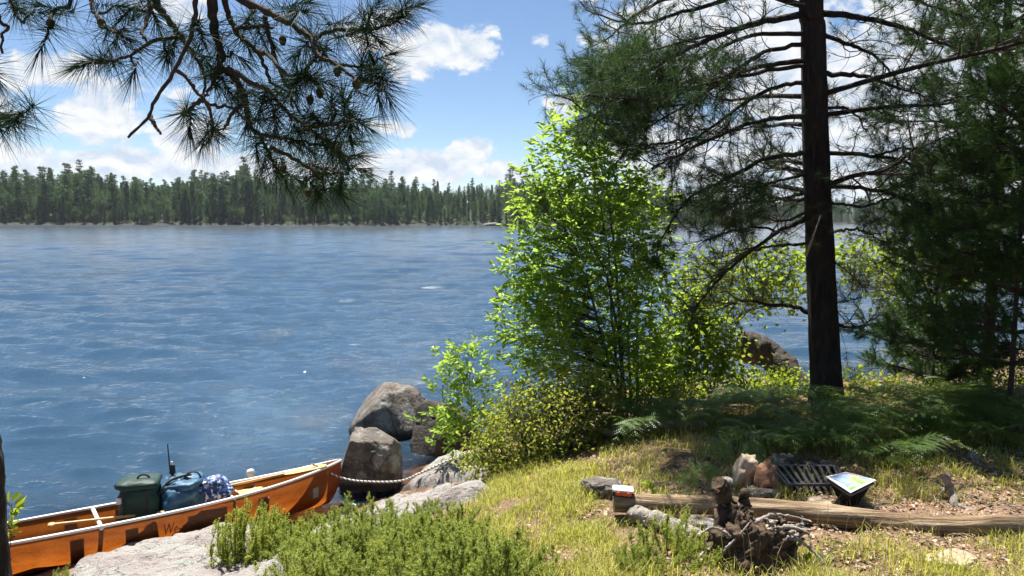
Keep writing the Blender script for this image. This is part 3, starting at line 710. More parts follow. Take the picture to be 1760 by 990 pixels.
def paddle(label, P0, P1):
    e = empty('paddle', (0, 0, 0), label, 'paddle', 'wooden paddles in the canoe'); e.matrix_world = CM
    P0, P1 = np.array(P0, float), np.array(P1, float); d = nrm(P1 - P0)
    ac = Acc(); tube(ac, np.linspace(P0, P1, 6), .015, 8); ac.build('shaft', M['woodlight'], e)
    s = nrm(np.cross(d, [0, 0, 1.]))
    ac = Acc(); V, Fq = sq(16, 10, .035, .055, .02, .8, .8); Rm = np.stack([d, s, np.cross(d, s)], 1); ac.add(V @ Rm.T + P0, Fq); ac.build('grip', M['woodlight'], e)
    ac = Acc(); V, Fq = sq(24, 12, .26, .10, .008, .7, .6); ac.add(V @ Rm.T + P1 + d * .24, Fq); ac.build('blade', M['woodlight'], e)
paddle('wooden paddle with its grip resting over the middle thwart', (-.36, -.10, .36), (.80, -.26, .30))
paddle('wooden paddle lying across the bow seat toward the far gunwale', (1.30, .16, .36), (2.05, .02, .42))
ac = Acc(); V, Fq = sq(14, 10, .045, .03, .045, .8, .8, lambda V: crease(V, .02, 14, 4)); ac.add(V, Fq)
o = ac.build('white_tag', M['patch']); o.matrix_world = CM @ Matrix.Translation((1.72, .27, .45)); tag(o, 'small white cloth scrap beside the patterned bag on the far gunwale', 'cloth')

# mooring rope
Pb = np.array(CM @ Vector((LEN / 2 * .86, -.06, .50)))
e1 = D(700, 822, 8.9); e2 = G(770, 8.55) + [0, 0, .14]; e3 = G(850, 8.3) + [0, 0, .16]
mid = (Pb + e1) / 2; 
path = catmull([Pb, D(590, 822, 9.25), D(640, 828, 9.1), D(690, 826, 8.95), D(725, 812, 8.75), D(775, 790, 8.5), D(830, 770, 8.2), D(890, 755, 7.9)], 260)
m = bpy.data.materials.new('white_rope_with_dark_flecks'); t, N, L = nt(m); M['rope'] = m
pb = N.new('ShaderNodeBsdfPrincipled'); pb.inputs['Roughness'].default_value = .9; pb.inputs['Base Color'].default_value = (.68, .66, .60, 1)
o = N.new('ShaderNodeOutputMaterial'); L.new(pb.outputs[0], o.inputs[0])
M['rope_dark'] = plain('dark_rope_strand', (.05, .05, .05), .9)
T = nrm(np.gradient(path, axis=0)); A = nrm(np.cross(T, [0, 0, 1.])); B = np.cross(T, A)
sl = np.r_[0, np.cumsum(np.linalg.norm(np.diff(path, axis=0), axis=1))]
ac = Acc()
for i, (ph, mi) in enumerate(((0, 0), (2 * PI / 3, 0), (4 * PI / 3, 1))):
    s_f = np.linspace(0, sl[-1], 900); pf = np.stack([np.interp(s_f, sl, path[:, k]) for k in range(3)], 1); Af = np.stack([np.interp(s_f, sl, A[:, k]) for k in range(3)], 1); Bf = np.stack([np.interp(s_f, sl, B[:, k]) for k in range(3)], 1)
    an = s_f / .06 * 2 * PI + ph
    tube(ac, pf + .0062 * (np.cos(an)[:, None] * Af + np.sin(an)[:, None] * Bf), .0075, 5, mi)
tag(ac.build('mooring_rope', [M['rope'], M['rope_dark']], origin=Pb), 'white braided rope from the canoe bow to the shrub on shore', 'rope')

# ------------------------------------------------------------------ log bench and camp things
def log(name, pts, r0, r1, mat, label, cat='log', sides=22, n=70, seed=1, rough=.10, group=None):
    P = catmull(pts, n); rs = RS(seed)
    P = P + .006 * np.cumsum(rs.randn(n, 3), 0) * .3
    rad = np.linspace(r0, r1, n) * (1 + .05 * np.sin(np.linspace(0, 17, n) + seed))
    T = nrm(np.gradient(P, axis=0)); A = nrm(np.cross(T, [0, 0, 1.])); B = np.cross(A, T)
    th = np.arange(sides) * 2 * PI / sides
    gro = np.array([[mnoise.noise(Vector((i * .12, math.cos(a) * 2.2 + seed, math.sin(a) * 2.2))) for a in th] for i in range(n)])
    fin = rs.randn(1, sides) * .018
    rr = rad[:, None] * (1 + rough * 2.2 * gro + fin)
    V = P[:, None] + rr[..., None] * (np.cos(th)[None, :, None] * A[:, None] + np.sin(th)[None, :, None] * B[:, None])
    i = np.arange(n - 1)[:, None] * sides; j = np.arange(sides)[None]; k = (j + 1) % sides
    # local frame: x along the log so the grain runs along it
    o_ = P[0]; ax = nrm(P[-1] - P[0]); ay = nrm(np.cross([0, 0, 1.], ax)); az_ = np.cross(ax, ay); Rm = np.stack([ax, ay, az_], 1)
    loc = lambda q: (q - o_) @ Rm
    e = empty(name, o_, label, cat, group); e.matrix_world = Matrix([[*Rm[0], o_[0]], [*Rm[1], o_[1]], [*Rm[2], o_[2]], [0, 0, 0, 1]])
    Acc().add(loc(V.reshape(-1, 3)), np.stack([i + j, i + k, i + sides + k, i + sides + j], -1).reshape(-1, 4)).build('bark', mat, e)
    for ring, c, sg in ((V[0], P[0], -1), (V[-1], P[-1], 1)):
        cen = c + T[0 if sg < 0 else -1] * .012 * sg
        Vv = np.vstack([ring, (ring + cen) / 2, cen[None]]); q = np.arange(sides); q2 = (q + 1) % sides
        ac = Acc(); ac.add(loc(Vv), np.stack([q, q2, q2 + sides, q + sides], 1), 0, False); b0 = ac.n; ac.add(loc(Vv), np.stack([q + sides, q2 + sides, np.full(sides, 2 * sides)], 1), 0, False)
        ac.build('cut_end', M['log'], e)
    return e
log('log_bench', [D(1055, 862, 5.15), D(1230, 868, 5.12), D(1400, 884, 5.05), D(1580, 903, 4.95), D(1780, 908, 4.85), D(1900, 912, 4.8)], .062, .068, M['log'], 'long peeled log lying as a low bench in front of the fire pit')
log('fallen_log', [G(1040, 7.9) + [0, 0, .10], G(1130, 7.7) + [0, 0, .08], G(1215, 7.5) + [0, 0, .05]], .055, .042, M['grey_wood'], 'thin grey fallen log among the ferns behind the grass', seed=5)
log('split_log', [D(1090, 882, 5.05), D(1150, 905, 4.85), D(1215, 935, 4.6)], .05, .07, M['grey_wood'], 'grey split log propped under the left end of the bench log', seed=8, rough=.14)
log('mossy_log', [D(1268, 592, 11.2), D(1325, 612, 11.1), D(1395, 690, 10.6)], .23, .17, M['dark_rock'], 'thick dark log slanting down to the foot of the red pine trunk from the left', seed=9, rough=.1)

# small tackle box on the log
tb = empty('tackle_box', D(1070, 851, 5.14), 'small black and orange plastic case sitting on the left end of the bench log', 'case')
tb.rotation_euler = (R(4), R(3), R(-6))
M['orange'] = plain('orange_plastic', (.75, .10, .02), .35); M['blackp'] = plain('black_plastic', (.02, .02, .022), .4); M['clear'] = plain('pale_lid_plastic', (.62, .66, .68), .12, spec=.8)
V, Fq = sq(24, 10, .072, .045, .016, .25, .25); Acc().add(V + [0, 0, .018], Fq).build('case_body', M['blackp'], tb)
V, Fq = sq(24, 10, .072, .046, .009, .25, .25); Acc().add(V + [0, 0, .044], Fq).build('lid', M['clear'], tb)
V, Fq = sq(24, 10, .056, .006, .0105, .3, .3); Acc().add(V + [.004, -.045, .028], Fq).build('front_panel', M['orange'], tb)
for s in (-.03, .038):
    V, Fq = sq(10, 8, .012, .005, .012, .3, .3); Acc().add(V + [s, -.050, .03], Fq).build('latch', M['orange'], tb)

# fire grate
gr = empty('fire_grate', G(1370, 5.85), 'black iron fire grate with parallel bars over the fire pit', 'fire grate')
gb = np.array(gr.location)
c0, c1, c2, c3 = D(1352, 826, 5.62), D(1452, 832, 5.62), D(1440, 806, 6.05), D(1325, 804, 6.05)
zt = (c0[2] + c1[2] + c2[2] + c3[2]) / 4
sh = Shift()
for q in (c0, c1, c2, c3): q[2] = zt
for a_, b_ in ((c0, c1), (c1, c2), (c2, c3), (c3, c0)): tube(sh, np.linspace(a_, b_, 3), .013, 4)
sh.part('frame', M['iron'], gr)
sh = Shift()
for u in np.linspace(.06, .94, 9):
    a_ = c0 * (1 - u) + c1 * u; b_ = c3 * (1 - u) + c2 * u
    d_ = nrm(b_ - a_); s_ = np.cross(d_, [0, 0, 1.]) * .011
    V = np.array([a_ - s_, a_ + s_, b_ + s_, b_ - s_]); V2 = V + [0, 0, .008]; V = V + [0, 0, -.004]
    sh.add(np.vstack([V, V2]), [[0, 1, 2, 3], [4, 7, 6, 5], [0, 4, 5, 1], [1, 5, 6, 2], [2, 6, 7, 3], [3, 7, 4, 0]], 0, False)
sh.part('grill_bars', M['iron'], gr)
def wall_plate(a_, b_, drop):
    d_ = nrm(b_ - a_); s_ = np.cross(d_, [0, 0, 1.]) * .004
    lo = np.array([a_ - s_, a_ + s_, b_ + s_, b_ - s_]); return np.vstack([lo - [0, 0, drop], lo - [0, 0, .014]])
for a_, b_ in ((c1, c2), (c2, c3), (c3, c0)):
    sh = Shift(); sh.add(wall_plate(a_, b_, zt - 1.44), [[0, 1, 2, 3], [4, 7, 6, 5], [0, 4, 5, 1], [1, 5, 6, 2], [2, 6, 7, 3], [3, 7, 4, 0]], 0, False); sh.part('side_plate', M['iron'], gr)
for q in (c0, c1):
    sh = Shift(); tube(sh, [q - [0, 0, zt - 1.44], q - [0, 0, .01]], .012, 4); sh.part('leg', M['iron'], gr)

# printed sheet on a dark box beside the grate
m = bpy.data.materials.new('printed_sheet'); t, N, L = nt(m)
tc = N.new('ShaderNodeTexCoord'); nz = N.new('ShaderNodeTexNoise'); nz.inputs['Scale'].default_value = 7; nz.inputs['Detail'].default_value = 5; nz.inputs['Distortion'].default_value = .8; L.new(tc.outputs['Object'], nz.inputs[0])
sp = N.new('ShaderNodeSeparateXYZ'); L.new(tc.outputs['Object'], sp.inputs[0])
mf = math_n(N, L, 'MULTIPLY_ADD', sp.outputs[1], .8, math_n(N, L, 'MULTIPLY', nz.outputs[0], .85))
cc = ramp(N, L, mf, [(.30, (.16, .30, .10)), (.46, (.22, .40, .14)), (.52, (.42, .50, .20)), (.57, (.20, .30, .48)), (.64, (.30, .38, .55)), (.70, (.55, .22, .12)), (.78, (.35, .42, .55))])
pb = N.new('ShaderNodeBsdfPrincipled'); pb.inputs['Roughness'].default_value = .3; L.new(cc, pb.inputs['Base Color'])
o = N.new('ShaderNodeOutputMaterial'); L.new(pb.outputs[0], o.inputs[0]); M['print'] = m
A0, A1, A2, A3 = D(1419, 819, 5.45), D(1462, 847, 5.15), D(1506, 825, 5.35), D(1455, 811, 5.75)
def bil(u, v): 
    u = np.asarray(u)[..., None]; v = np.asarray(v)[..., None]
    return A1 * (1 - u) * (1 - v) + A2 * u * (1 - v) + A0 * (1 - u) * v + A3 * u * v
uu_, vv_ = np.meshgrid(np.linspace(0, 1, 14), np.linspace(0, 1, 14))
bulge = (uu_ * vv_)[..., None] * 0.0
SH = bil(uu_, vv_) + np.array([0, 0, 1.]) * (.03 * np.sin(PI * uu_) * np.sin(PI * vv_))[..., None]
# rounded far corner
ms_ = empty('printed_map', A1, 'glossy printed map sheet, green and blue with white border, propped beside the grate', 'map')
sh = Shift(); sh.add(SH[1:-1, 1:-1] + [0, 0, .003], grid_faces(12, 12)); mo = sh.part('printed_face', M['print'], ms_)
sh = Shift(); sh.add(SH, grid_faces(14, 14)); sh.add(SH - [0, 0, .004], grid_faces(14, 14)); sh.part('white_border', M['patch'], ms_)
dk = empty('dark_storage_box', (A1 + A3) / 2 - [0, 0, .25], 'dark storage box under the printed map sheet', 'box')
bx_t = np.array([A0, A1, A2, A3]) * .9 + ((A0 + A1 + A2 + A3) / 4) * .1 - [0, 0, .016]
bx_b = bx_t * .35 + bx_t.mean(0) * .65; bx_b[:, 2] = 1.44
sh = Shift(); sh.add(np.vstack([bx_b, bx_t]), [[3, 2, 1, 0], [4, 5, 6, 7], [0, 1, 5, 4], [1, 2, 6, 5], [2, 3, 7, 6], [3, 0, 4, 7]], 0, False); sh.part('box_body', plain('matt_black_cloth', (.010, .010, .011), .95, spec=.1), dk)
ctr = bx_t.mean(0)
sh = Shift()
ringp = np.vstack([bx_t, bx_t[:1]]) - [0, 0, .01]
for a_, b_ in zip(ringp[:-1], ringp[1:]): tube(sh, [a_, b_], .010, 6)
sh.part('rim', M['iron'], dk)

ab = G(1385, 5.75)
gx_, gy_ = np.meshgrid(np.linspace(-.30, .30, 24), np.linspace(-.30, .30, 24))
e_ = np.clip(1 - (gx_ ** 2 + gy_ ** 2) / .085, -1, 1)
o_ = Acc().add(np.stack([gx_ + ab[0], gy_ + ab[1], gz(gx_ + ab[0], gy_ + ab[1]) + .035 * e_ + .012 * vnoise(gx_, gy_, .08, 61)], -1), grid_faces(24, 24)).build('ash_bed', rough_mat('charcoal_and_ash', [(.35, (.008, .008, .008)), (.6, (.03, .028, .027)), (.8, (.12, .115, .11))], scale=26, bump=1.0, dist=.02))
o_['kind'] = 'stuff'; o_['label'] = 'black charcoal and ash in the fire pit'; o_['category'] = 'ash'
for k_, (q0, q1) in enumerate((((1372, 868, 5.6), (1440, 848, 5.85)), ((1368, 856, 5.9), (1420, 868, 5.55)), ((1395, 873, 5.55), (1450, 866, 5.7)))):
    P_ = catmull([D(*q0), (D(*q0) + D(*q1)) / 2 + [0, 0, .02], D(*q1)], 10); ac = Acc(); tube(ac, P_, .014, 7, 0, True, .1)
    tag(ac.build('charred_stick', M['rotten'], origin=P_[0]), ['charred stick slanting up to the right under the grate', 'charred stick slanting down to the right under the grate', 'short burnt stick lying nearest the bench log in the fire pit'][k_], 'stick', 'burnt sticks')
fr_spec = [
 (1282, 812, 5.75, .10, .085, .125, 'fire_rock', 'tall tan rock standing at the left corner of the fire grate', 41, [((1, -.3, .5), .8), ((-.9, -.4, .2), .85)]),
 (1312, 822, 5.62, .105, .08, .11, 'red_rock', 'rusty reddish rock leaning against the tan rock by the grate', 42, [((.9, 0, .6), .62), ((0, -1, .2), .7)]),
 (1345, 796, 6.25, .095, .09, .075, 'boulder', 'round pale rock behind the fire grate', 43, []),
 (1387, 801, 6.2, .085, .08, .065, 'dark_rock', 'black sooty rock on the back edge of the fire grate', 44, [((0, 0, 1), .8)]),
 (1413, 803, 6.25, .075, .07, .05, 'boulder', 'small grey rock behind the grate next to the sooty one', 45, []),
 (1310, 852, 5.55, .14, .10, .085, 'boulder', 'grey rock below the rusty rock, just behind the bench log', 46, [((0, 0, 1), .75)]),
 (1408, 869, 5.35, .10, .08, .05, 'fire_rock', 'flat pale stone behind the bench log under the grate', 47, [((0, 0, 1), .7)]),
 (1036, 836, 5.75, .15, .12, .075, 'boulder', 'flat grey rock in the grass behind the orange case', 48, [((.2, 0, 1), .55)]),
 (1298, 912, 4.42, .13, .10, .075, 'fire_rock', 'tan brown rock wedged into the top of the rotten stump', 49, [((0, 0, 1), .7), ((.3, -1, .1), .7)]),
 (1638, 968, 4.35, .17, .10, .065, 'fire_rock', 'pale rock half buried in the grass at the lower right', 50, [((0, 0, 1), .6)]),
 (1422, 962, 4.5, .10, .06, .04, 'dark_rock', 'low dark stone on bare ground right of the rotten stump', 51, [((0, 0, 1), .7)]),
 (1545, 965, 4.5, .08, .06, .035, 'dark_rock', 'small dark stone in the needle litter left of the pale rock', 52, []),
 (1205, 905, 4.95, .10, .07, .07, 'granite', 'pale pinkish stone under the bench log left of the stump', 53, [((0, 0, 1), .7)]),
 (1140, 892, 5.3, .12, .08, .06, 'granite', 'pink granite stone in the gap below the bench log', 54, [((0, 0, 1), .7)]),
]
for px, py, y, a_, b_, c_, mt, lab, sd, cuts in fr_spec:
    rock('rock', D(px, py, y), (a_, b_, c_), sd * .7, M[mt], lab, 'rock', cuts=cuts, seed=sd, power=.78, disp=.27, sub=4, freq=1.5)

# rotten stump with roots
stp = empty('rotten_stump', G(1300, 4.35), 'gnarled rotten stump with grey twisted roots in front of the bench log', 'stump')
sb = np.array(stp.location)
def stumpf(V):
    V = crease(V, .10, 5.5, 13); V = crease(V, .05, 15, 3); return crease(V, .025, 34, 5)
V, Fq = sq(110, 70, .215, .16, .20, .7, .9, stumpf)
sh = Shift(); sh.add(V + sb + [.03, .02, .02], Fq); sh.part('stump_body', M['rotten'], stp)
def gnarl(name, pts, r0, r1, mat, seed, parent=stp, n=26, rough=.16):
    rs = RS(seed); P = catmull(pts, n) + rs.randn(n, 3) * r0 * .12
    sh = Shift(); tube(sh, P, np.linspace(r0, r1, n) * (1 + .15 * rs.randn(n)), 9, 0, True, .10, rs); return sh.part(name, mat, parent)
gnarl('snag_post', [D(1240, 985, 4.4), D(1243, 930, 4.45), D(1246, 880, 4.5), D(1243, 848, 4.5), D(1238, 830, 4.5)], .066, .044, M['rotten'], 1)
gnarl('snag_post', [D(1244, 860, 4.5), D(1252, 838, 4.5), D(1250, 826, 4.52), D(1240, 828, 4.55)], .03, .02, M['grey_wood'], 2)
gnarl('snag_post', [D(1268, 985, 4.42), D(1272, 930, 4.5), D(1280, 880, 4.55), D(1276, 845, 4.6)], .050, .030, M['rotten'], 12)
for k, (xa, xb, yt, r0_) in enumerate(((1222, 1232, 905, .03), (1255, 1262, 872, .036), (1288, 1290, 890, .03), (1335, 1340, 905, .035), (1355, 1362, 925, .03), (1210, 1216, 940, .025))):
    gnarl('snag_post', [D(xa, 1000, 4.3), D(xa + 2, 955, 4.33), D((xa + xb) / 2, (yt + 955) / 2, 4.38), D(xb, yt - 12, 4.42)], r0_ * 1.35, r0_ * .6, M['rotten'], 40 + k)
rrs = RS(71)
for k, pts in enumerate([[(1290, 900, 4.4), (1330, 886, 4.42), (1375, 892, 4.4), (1398, 900, 4.35)], [(1320, 915, 4.4), (1350, 905, 4.3), (1385, 915, 4.25), (1392, 945, 4.2)], [(1240, 935, 4.4), (1215, 950, 4.3), (1190, 968, 4.25)],
                         [(1340, 930, 4.35), (1370, 930, 4.25), (1400, 955, 4.2), (1415, 968, 4.15)], [(1260, 920, 4.3), (1225, 905, 4.3), (1205, 920, 4.25)], [(1235, 955, 4.25), (1262, 930, 4.25), (1290, 895, 4.3)]]):
    gnarl('root', [D(*q) + rrs.randn(3) * .008 for q in pts], .015 - .0007 * k, .004, M['grey_wood'], 20 + k)
for k in range(26):
    x0, y0 = 1300 + 60 * rrs.rand() * rrs.choice([-1, 1]) + 20, 895 + 45 * rrs.rand()
    p0 = D(x0, y0, 4.30 + .12 * rrs.rand()); d0 = nrm(rrs.randn(3) * np.array([1, .6, .5]) + [.15, -.3, .25]); l0 = .05 + .09 * rrs.rand()
    d1 = nrm(d0 + rrs.randn(3) * .5)
    gnarl('root', [p0, p0 + d0 * l0 * .5, p0 + d0 * l0 * .5 + d1 * l0 * .5], .012 + .008 * rrs.rand(), .003, M['grey_wood'] if k % 3 else M['rotten'], 140 + k, n=12, rough=.2)
# driftwood pieces at the right
def driftwood(label, chains, seed):
    e = empty('driftwood', D(*chains[0][0]), label, 'driftwood', 'driftwood by the right edge')
    for k, (ch) in enumerate(chains):
        gnarl('branch' if k else 'stem', [D(*q) for q in ch], .035 if k == 0 else .018, .010, M['grey_wood'], seed + k, e)
driftwood('forked grey driftwood root standing behind the bench log at right', [[(1622, 815, 5.6), (1636, 845, 5.55), (1650, 880, 5.4), (1700, 893, 5.3), (1760, 902, 5.2)], [(1645, 868, 5.45), (1690, 884, 5.3), (1740, 890, 5.25)], [(1630, 835, 5.6), (1618, 850, 5.6), (1612, 872, 5.6)]], 60)
driftwood('pale straight driftwood stick lying right of the forked root', [[(1660, 858, 5.7), (1705, 861, 5.65), (1750, 864, 5.6)], [(1720, 862, 5.65), (1740, 852, 5.7), (1762, 850, 5.7)]], 70)
driftwood('dark weathered root sticking out of the ferns at the right edge', [[(1670, 782, 6.3), (1685, 805, 6.2), (1712, 830, 6.1), (1760, 850, 6.0)], [(1700, 820, 6.15), (1730, 815, 6.1), (1765, 822, 6.0)]], 80)

# ------------------------------------------------------------------ pines
def limb_twigs(limb, r0, rs, twigs, tuftlist, dens=9.0, tl=(.35, .8), start=.25, foliage=lambda p, u: .5, curl=.5, sub=2, flat=.5, tr=1.0):
    """side branches with fine curling twigs along a limb; twigs end in tufts"""
    L_ = np.r_[0, np.cumsum(np.linalg.norm(np.diff(limb, axis=0), axis=1))]
    tot = L_[-1]; T = nrm(np.gradient(limb, axis=0))
    for _ in range(int(dens * tot)):
        u = start + (1 - start) * rs.rand()
        p = np.array([np.interp(u * tot, L_, limb[:, k]) for k in range(3)]); t0 = T[min(int(u * len(T)), len(T) - 1)]
        side = nrm(np.cross(t0, [0, 0, 1.])) * rs.choice([-1, 1])
        d = nrm(t0 * (.5 + .5 * rs.rand()) + side * (.6 + .5 * rs.rand()) + np.array([0, 0, 1.]) * rs.randn() * flat)
        ln = (tl[0] + (tl[1] - tl[0]) * rs.rand()) * (1.15 - .5 * u)
        n = 7; q = [p]; dd = d.copy()
        cv = nrm(rs.randn(3)) * curl
        for i in range(n - 1):
            dd = nrm(dd + cv * .22 + np.array([0, 0, .08]) + rs.randn(3) * .12)
            q.append(q[-1] + dd * ln / (n - 1))
        q = np.array(q)
        tube(twigs, q, tr * np.linspace(min(r0 * .35, .011), .0035, n), 4, 0, False)
        fo = foliage(p, u)
        if rs.rand() < fo: tuftlist.append((q[-1], nrm(dd + [0, 0, .25])))
        for _s in range(sub):
            i = rs.randint(2, n - 1); d2 = nrm(dd + rs.randn(3) * .7); l2 = ln * (.3 + .35 * rs.rand())
            c2 = nrm(rs.randn(3)) * .25
            w_ = [q[i]]
            for _k in range(4):
                d2 = nrm(d2 + c2 + rs.randn(3) * .1); w_.append(w_[-1] + d2 * l2 / 4)
            tube(twigs, np.array(w_), tr * np.array([.0045, .004, .0035, .003, .0025]), 3, 0, False)
            if rs.rand() < fo: tuftlist.append((w_[-1], nrm(d2 + [0, 0, .25])))
    if foliage(limb[-1], 1) > .2: tuftlist.append((limb[-1], T[-1]))

# --- the red pine with the thick trunk
rs = RS(5)
TY = 8.15
base = G(1421, TY)
rp = empty('red_pine', base, 'tall red pine with thick dark trunk rising from the ferns', 'tree')
tp = [base - [0, 0, .2], base + [0, 0, .12], D(1417, 600, TY + .02), D(1409, 420, TY + .05), D(1402, 250, TY + .08), D(1398, 60, TY + .1), D(1396, -120, TY + .1)]
top = tp[-1] + np.array([.05, .3, 7.0]); tp.append(top)
trunk = catmull(tp, 160)
hz_ = (trunk[:, 2] - base[2])
rad = .94 * np.interp(hz_, [-.2, 0, .15, .6, 2, 4.3, 6, 13.2], [.22, .20, .175, .165, .15, .126, .118, .03])
sh = Shift()
sd_ = 36; th = np.arange(sd_) * 2 * PI / sd_
V = []
for i, (p, r0) in enumerate(zip(trunk, rad)):
    w_ = np.array([1 + .05 * mnoise.noise(Vector((math.cos(a) * 3, math.sin(a) * 3, hz_[i] * 1.6))) + .035 * mnoise.noise(Vector((math.cos(a) * 9, math.sin(a) * 9, hz_[i] * 5))) + (.10 * max(0, math.sin(a * 2.5 + 1)) if hz_[i] < .2 else 0) for a in th])
    V.append(p + np.c_[np.cos(th) * r0 * w_, np.sin(th) * r0 * w_, 0 * th])
V = np.array(V); i = np.arange(len(trunk) - 1)[:, None] * sd_; j = np.arange(sd_)[None]; k = (j + 1) % sd_
sh.add(V.reshape(-1, 3), np.stack([i + j, i + k, i + sd_ + k, i + sd_ + j], -1).reshape(-1, 4))
sh.part('trunk', M['bark'], rp)
limbs_px = [
 ([(1385, 26), (1300, 40), (1200, 75), (1130, 112), (1060, 150)], .046, -1.0), ([(1385, 58), (1290, 62), (1200, 100), (1150, 140), (1075, 172)], .03, .5),
 ([(1385, 75), (1310, 92), (1240, 140), (1180, 180), (1120, 215)], .03, -.3), ([(1385, 103), (1290, 118), (1200, 150), (1090, 185), (1030, 200)], .034, 1.0),
 ([(1385, 112), (1250, 135), (1130, 170), (1010, 165)], .028, -1.6), ([(1385, 140), (1310, 160), (1200, 235), (1130, 268)], .030, .2),
 ([(1385, 198), (1290, 212), (1200, 250), (1120, 290)], .034, -.7), ([(1388, 262), (1310, 276), (1240, 312), (1180, 345), (1130, 420)], .034, .4),
 ([(1388, 375), (1335, 400), (1250, 465), (1192, 532)], .032, -.5), ([(1392, 540), (1365, 527), (1320, 524), (1280, 517), (1235, 532)], .030, .3),
 ([(1388, 330), (1330, 345), (1270, 350), (1215, 385)], .026, 1.2), ([(1390, 420), (1320, 425), (1270, 440), (1230, 480)], .020, .9),
 ([(1385, 10), (1290, -10), (1180, 20), (1090, 40), (1010, 20)], .04, .8), ([(1385, -40), (1260, -30), (1120, 10), (1040, 70)], .04, -.4),
 ([(1412, 24), (1480, 30), (1560, 50), (1620, 75), (1680, 95)], .042, -.5), ([(1412, 60), (1470, 80), (1510, 102), (1545, 145)], .03, .4),
 ([(1414, 128), (1480, 130), (1540, 150), (1600, 168)], .034, -.8), ([(1414, 185), (1462, 190), (1490, 225)], .022, .5), ([(1416, 262), (1500, 268), (1560, 280), (1620, 312)], .03, .6),
 ([(1418, 320), (1490, 325), (1560, 345), (1632, 402)], .032, -.4), ([(1425, 548), (1455, 562), (1510, 556)], .03, .2), ([(1420, 400), (1480, 395), (1520, 420)], .02, -.3),
 ([(1412, -10), (1500, -20), (1600, 10), (1690, 40)], .035, .3), ([(1420, 440), (1460, 470), (1490, 500)], .012, .4), ([(1424, 522), (1450, 518), (1475, 512)], .012, .2)]
limbs_px += [([(1250, 58), (1180, 70), (1100, 95), (1020, 130)], .018, .3), ([(1200, 76), (1120, 120), (1060, 175), (1000, 205)], .018, -.9), ([(1240, 140), (1160, 165), (1090, 215), (1040, 235)], .018, .6), ([(1180, 180), (1110, 190), (1050, 215), (985, 175), (955, 162)], .014, -.2),
 ([(1250, 135), (1160, 140), (1090, 130), (1030, 140)], .016, -1.3), ([(1200, 150), (1120, 160), (1070, 120), (1040, 95)], .016, 1.2), ([(1200, 235), (1150, 245), (1100, 250), (1060, 245)], .016, -.5),
 ([(1388, 300), (1340, 310), (1290, 330), (1240, 360)], .02, -.8), ([(1388, 345), (1330, 340), (1280, 320), (1240, 330)], .02, .5), ([(1335, 400), (1300, 390), (1250, 400), (1210, 415)], .016, -.4), ([(1390, 365), (1340, 380), (1300, 370), (1260, 380)], .018, 1.),
 ([(1420, 345), (1480, 355), (1540, 340), (1590, 350)], .02, -.5), ([(1500, 268), (1560, 255), (1610, 270), (1660, 260)], .018, .4)]
lacc, twa = Shift(), Shift(); tl_g, tl_d = [], []
def fol_main(p, u):
    px, py = proj(p)
    if 1000 < px < 1180 and 85 < py < 265: return .95
    if px < 1010: return .6
    if px < 1400 and py < 90: return .34
    if 1190 < px < 1400 and 290 < py < 425: return .8
    if py < 60: return .55
    if px < 1260 and py < 300: return .5
    if px > 1520: return .8
    if py > 425: return .55
    return .72
for pts, r0, off in limbs_px:
    n = len(pts)
    P = catmull([D(x, y, TY + .08 + off * (i / (n - 1)) ** 1.2) for i, (x, y) in enumerate(pts)], 26)
    P = P + rs.randn(26, 3) * .006
    tube(lacc, P, .86 * np.linspace(r0, .009, 26), 7, 0, False)
    low = pts[0][1] > 360
    limb_twigs(P, r0, rs, twa, tl_d if low else tl_g, dens=13 if not low else 16, tl=(.3, .75), start=.18, foliage=fol_main, sub=3, curl=.9, tr=.72)
# limbs toward and away from the camera, and the crown above
for kk in range(26):
    z = base[2] + (3.2 + 9.3 * rs.rand() if kk > 8 else 2.0 + 1.6 * rs.rand())
    a = rs.rand() * 2 * PI
    if z < base[2] + 5.2: a = rs.choice([PI / 2, -PI / 2]) + rs.randn() * .35
    ti = np.argmin(abs(trunk[:, 2] - z)); p = trunk[ti]
    ln = np.interp(z - base[2], [1.5, 3, 6, 12.5], [1.2, 2.2, 2.6, .9]) * (.75 + .4 * rs.rand())
    d = np.array([math.cos(a), math.sin(a), .15])
    P = catmull([p, p + d * ln * .4, p + d * ln * .75 + [0, 0, -.05], p + d * ln + [0, 0, .05]], 16)
    tube(lacc, P, np.linspace(.03, .008, 16), 6, 0, False)
    limb_twigs(P, .03, rs, twa, tl_g, dens=7, tl=(.3, .7), start=.3, foliage=(lambda p, u: .42) if z > base[2] + 5.2 else (lambda p, u: .35), sub=2)
lacc.part('limbs', M['bark'], rp); twa.part('twigs', M['twig'], rp)
sh = Shift()
b_ = np.array([q[0] for q in tl_g]); a_ = np.array([q[1] for q in tl_g]); tufts(sh, b_, a_, 62, .115, .0040, .17, 0, rs, 20, 85)
sh.part('needles', M['red_needle'], rp)
sh = Shift()
b_ = np.array([q[0] for q in tl_d]); a_ = np.array([q[1] for q in tl_d]); tufts(sh, b_, a_, 48, .10, .0034, .15, 0, rs, 20, 80)
sh.part('dry_needles', M['needle_dry'], rp)
dead = Shift(); tube(dead, catmull([D(1385, 440, 7.95), D(1398, 405, 7.85), D(1411, 370, 7.8)], 10), [.014] * 5 + [.008] * 5, 6); dead.part('dead_stub', M['grey_wood'], rp)

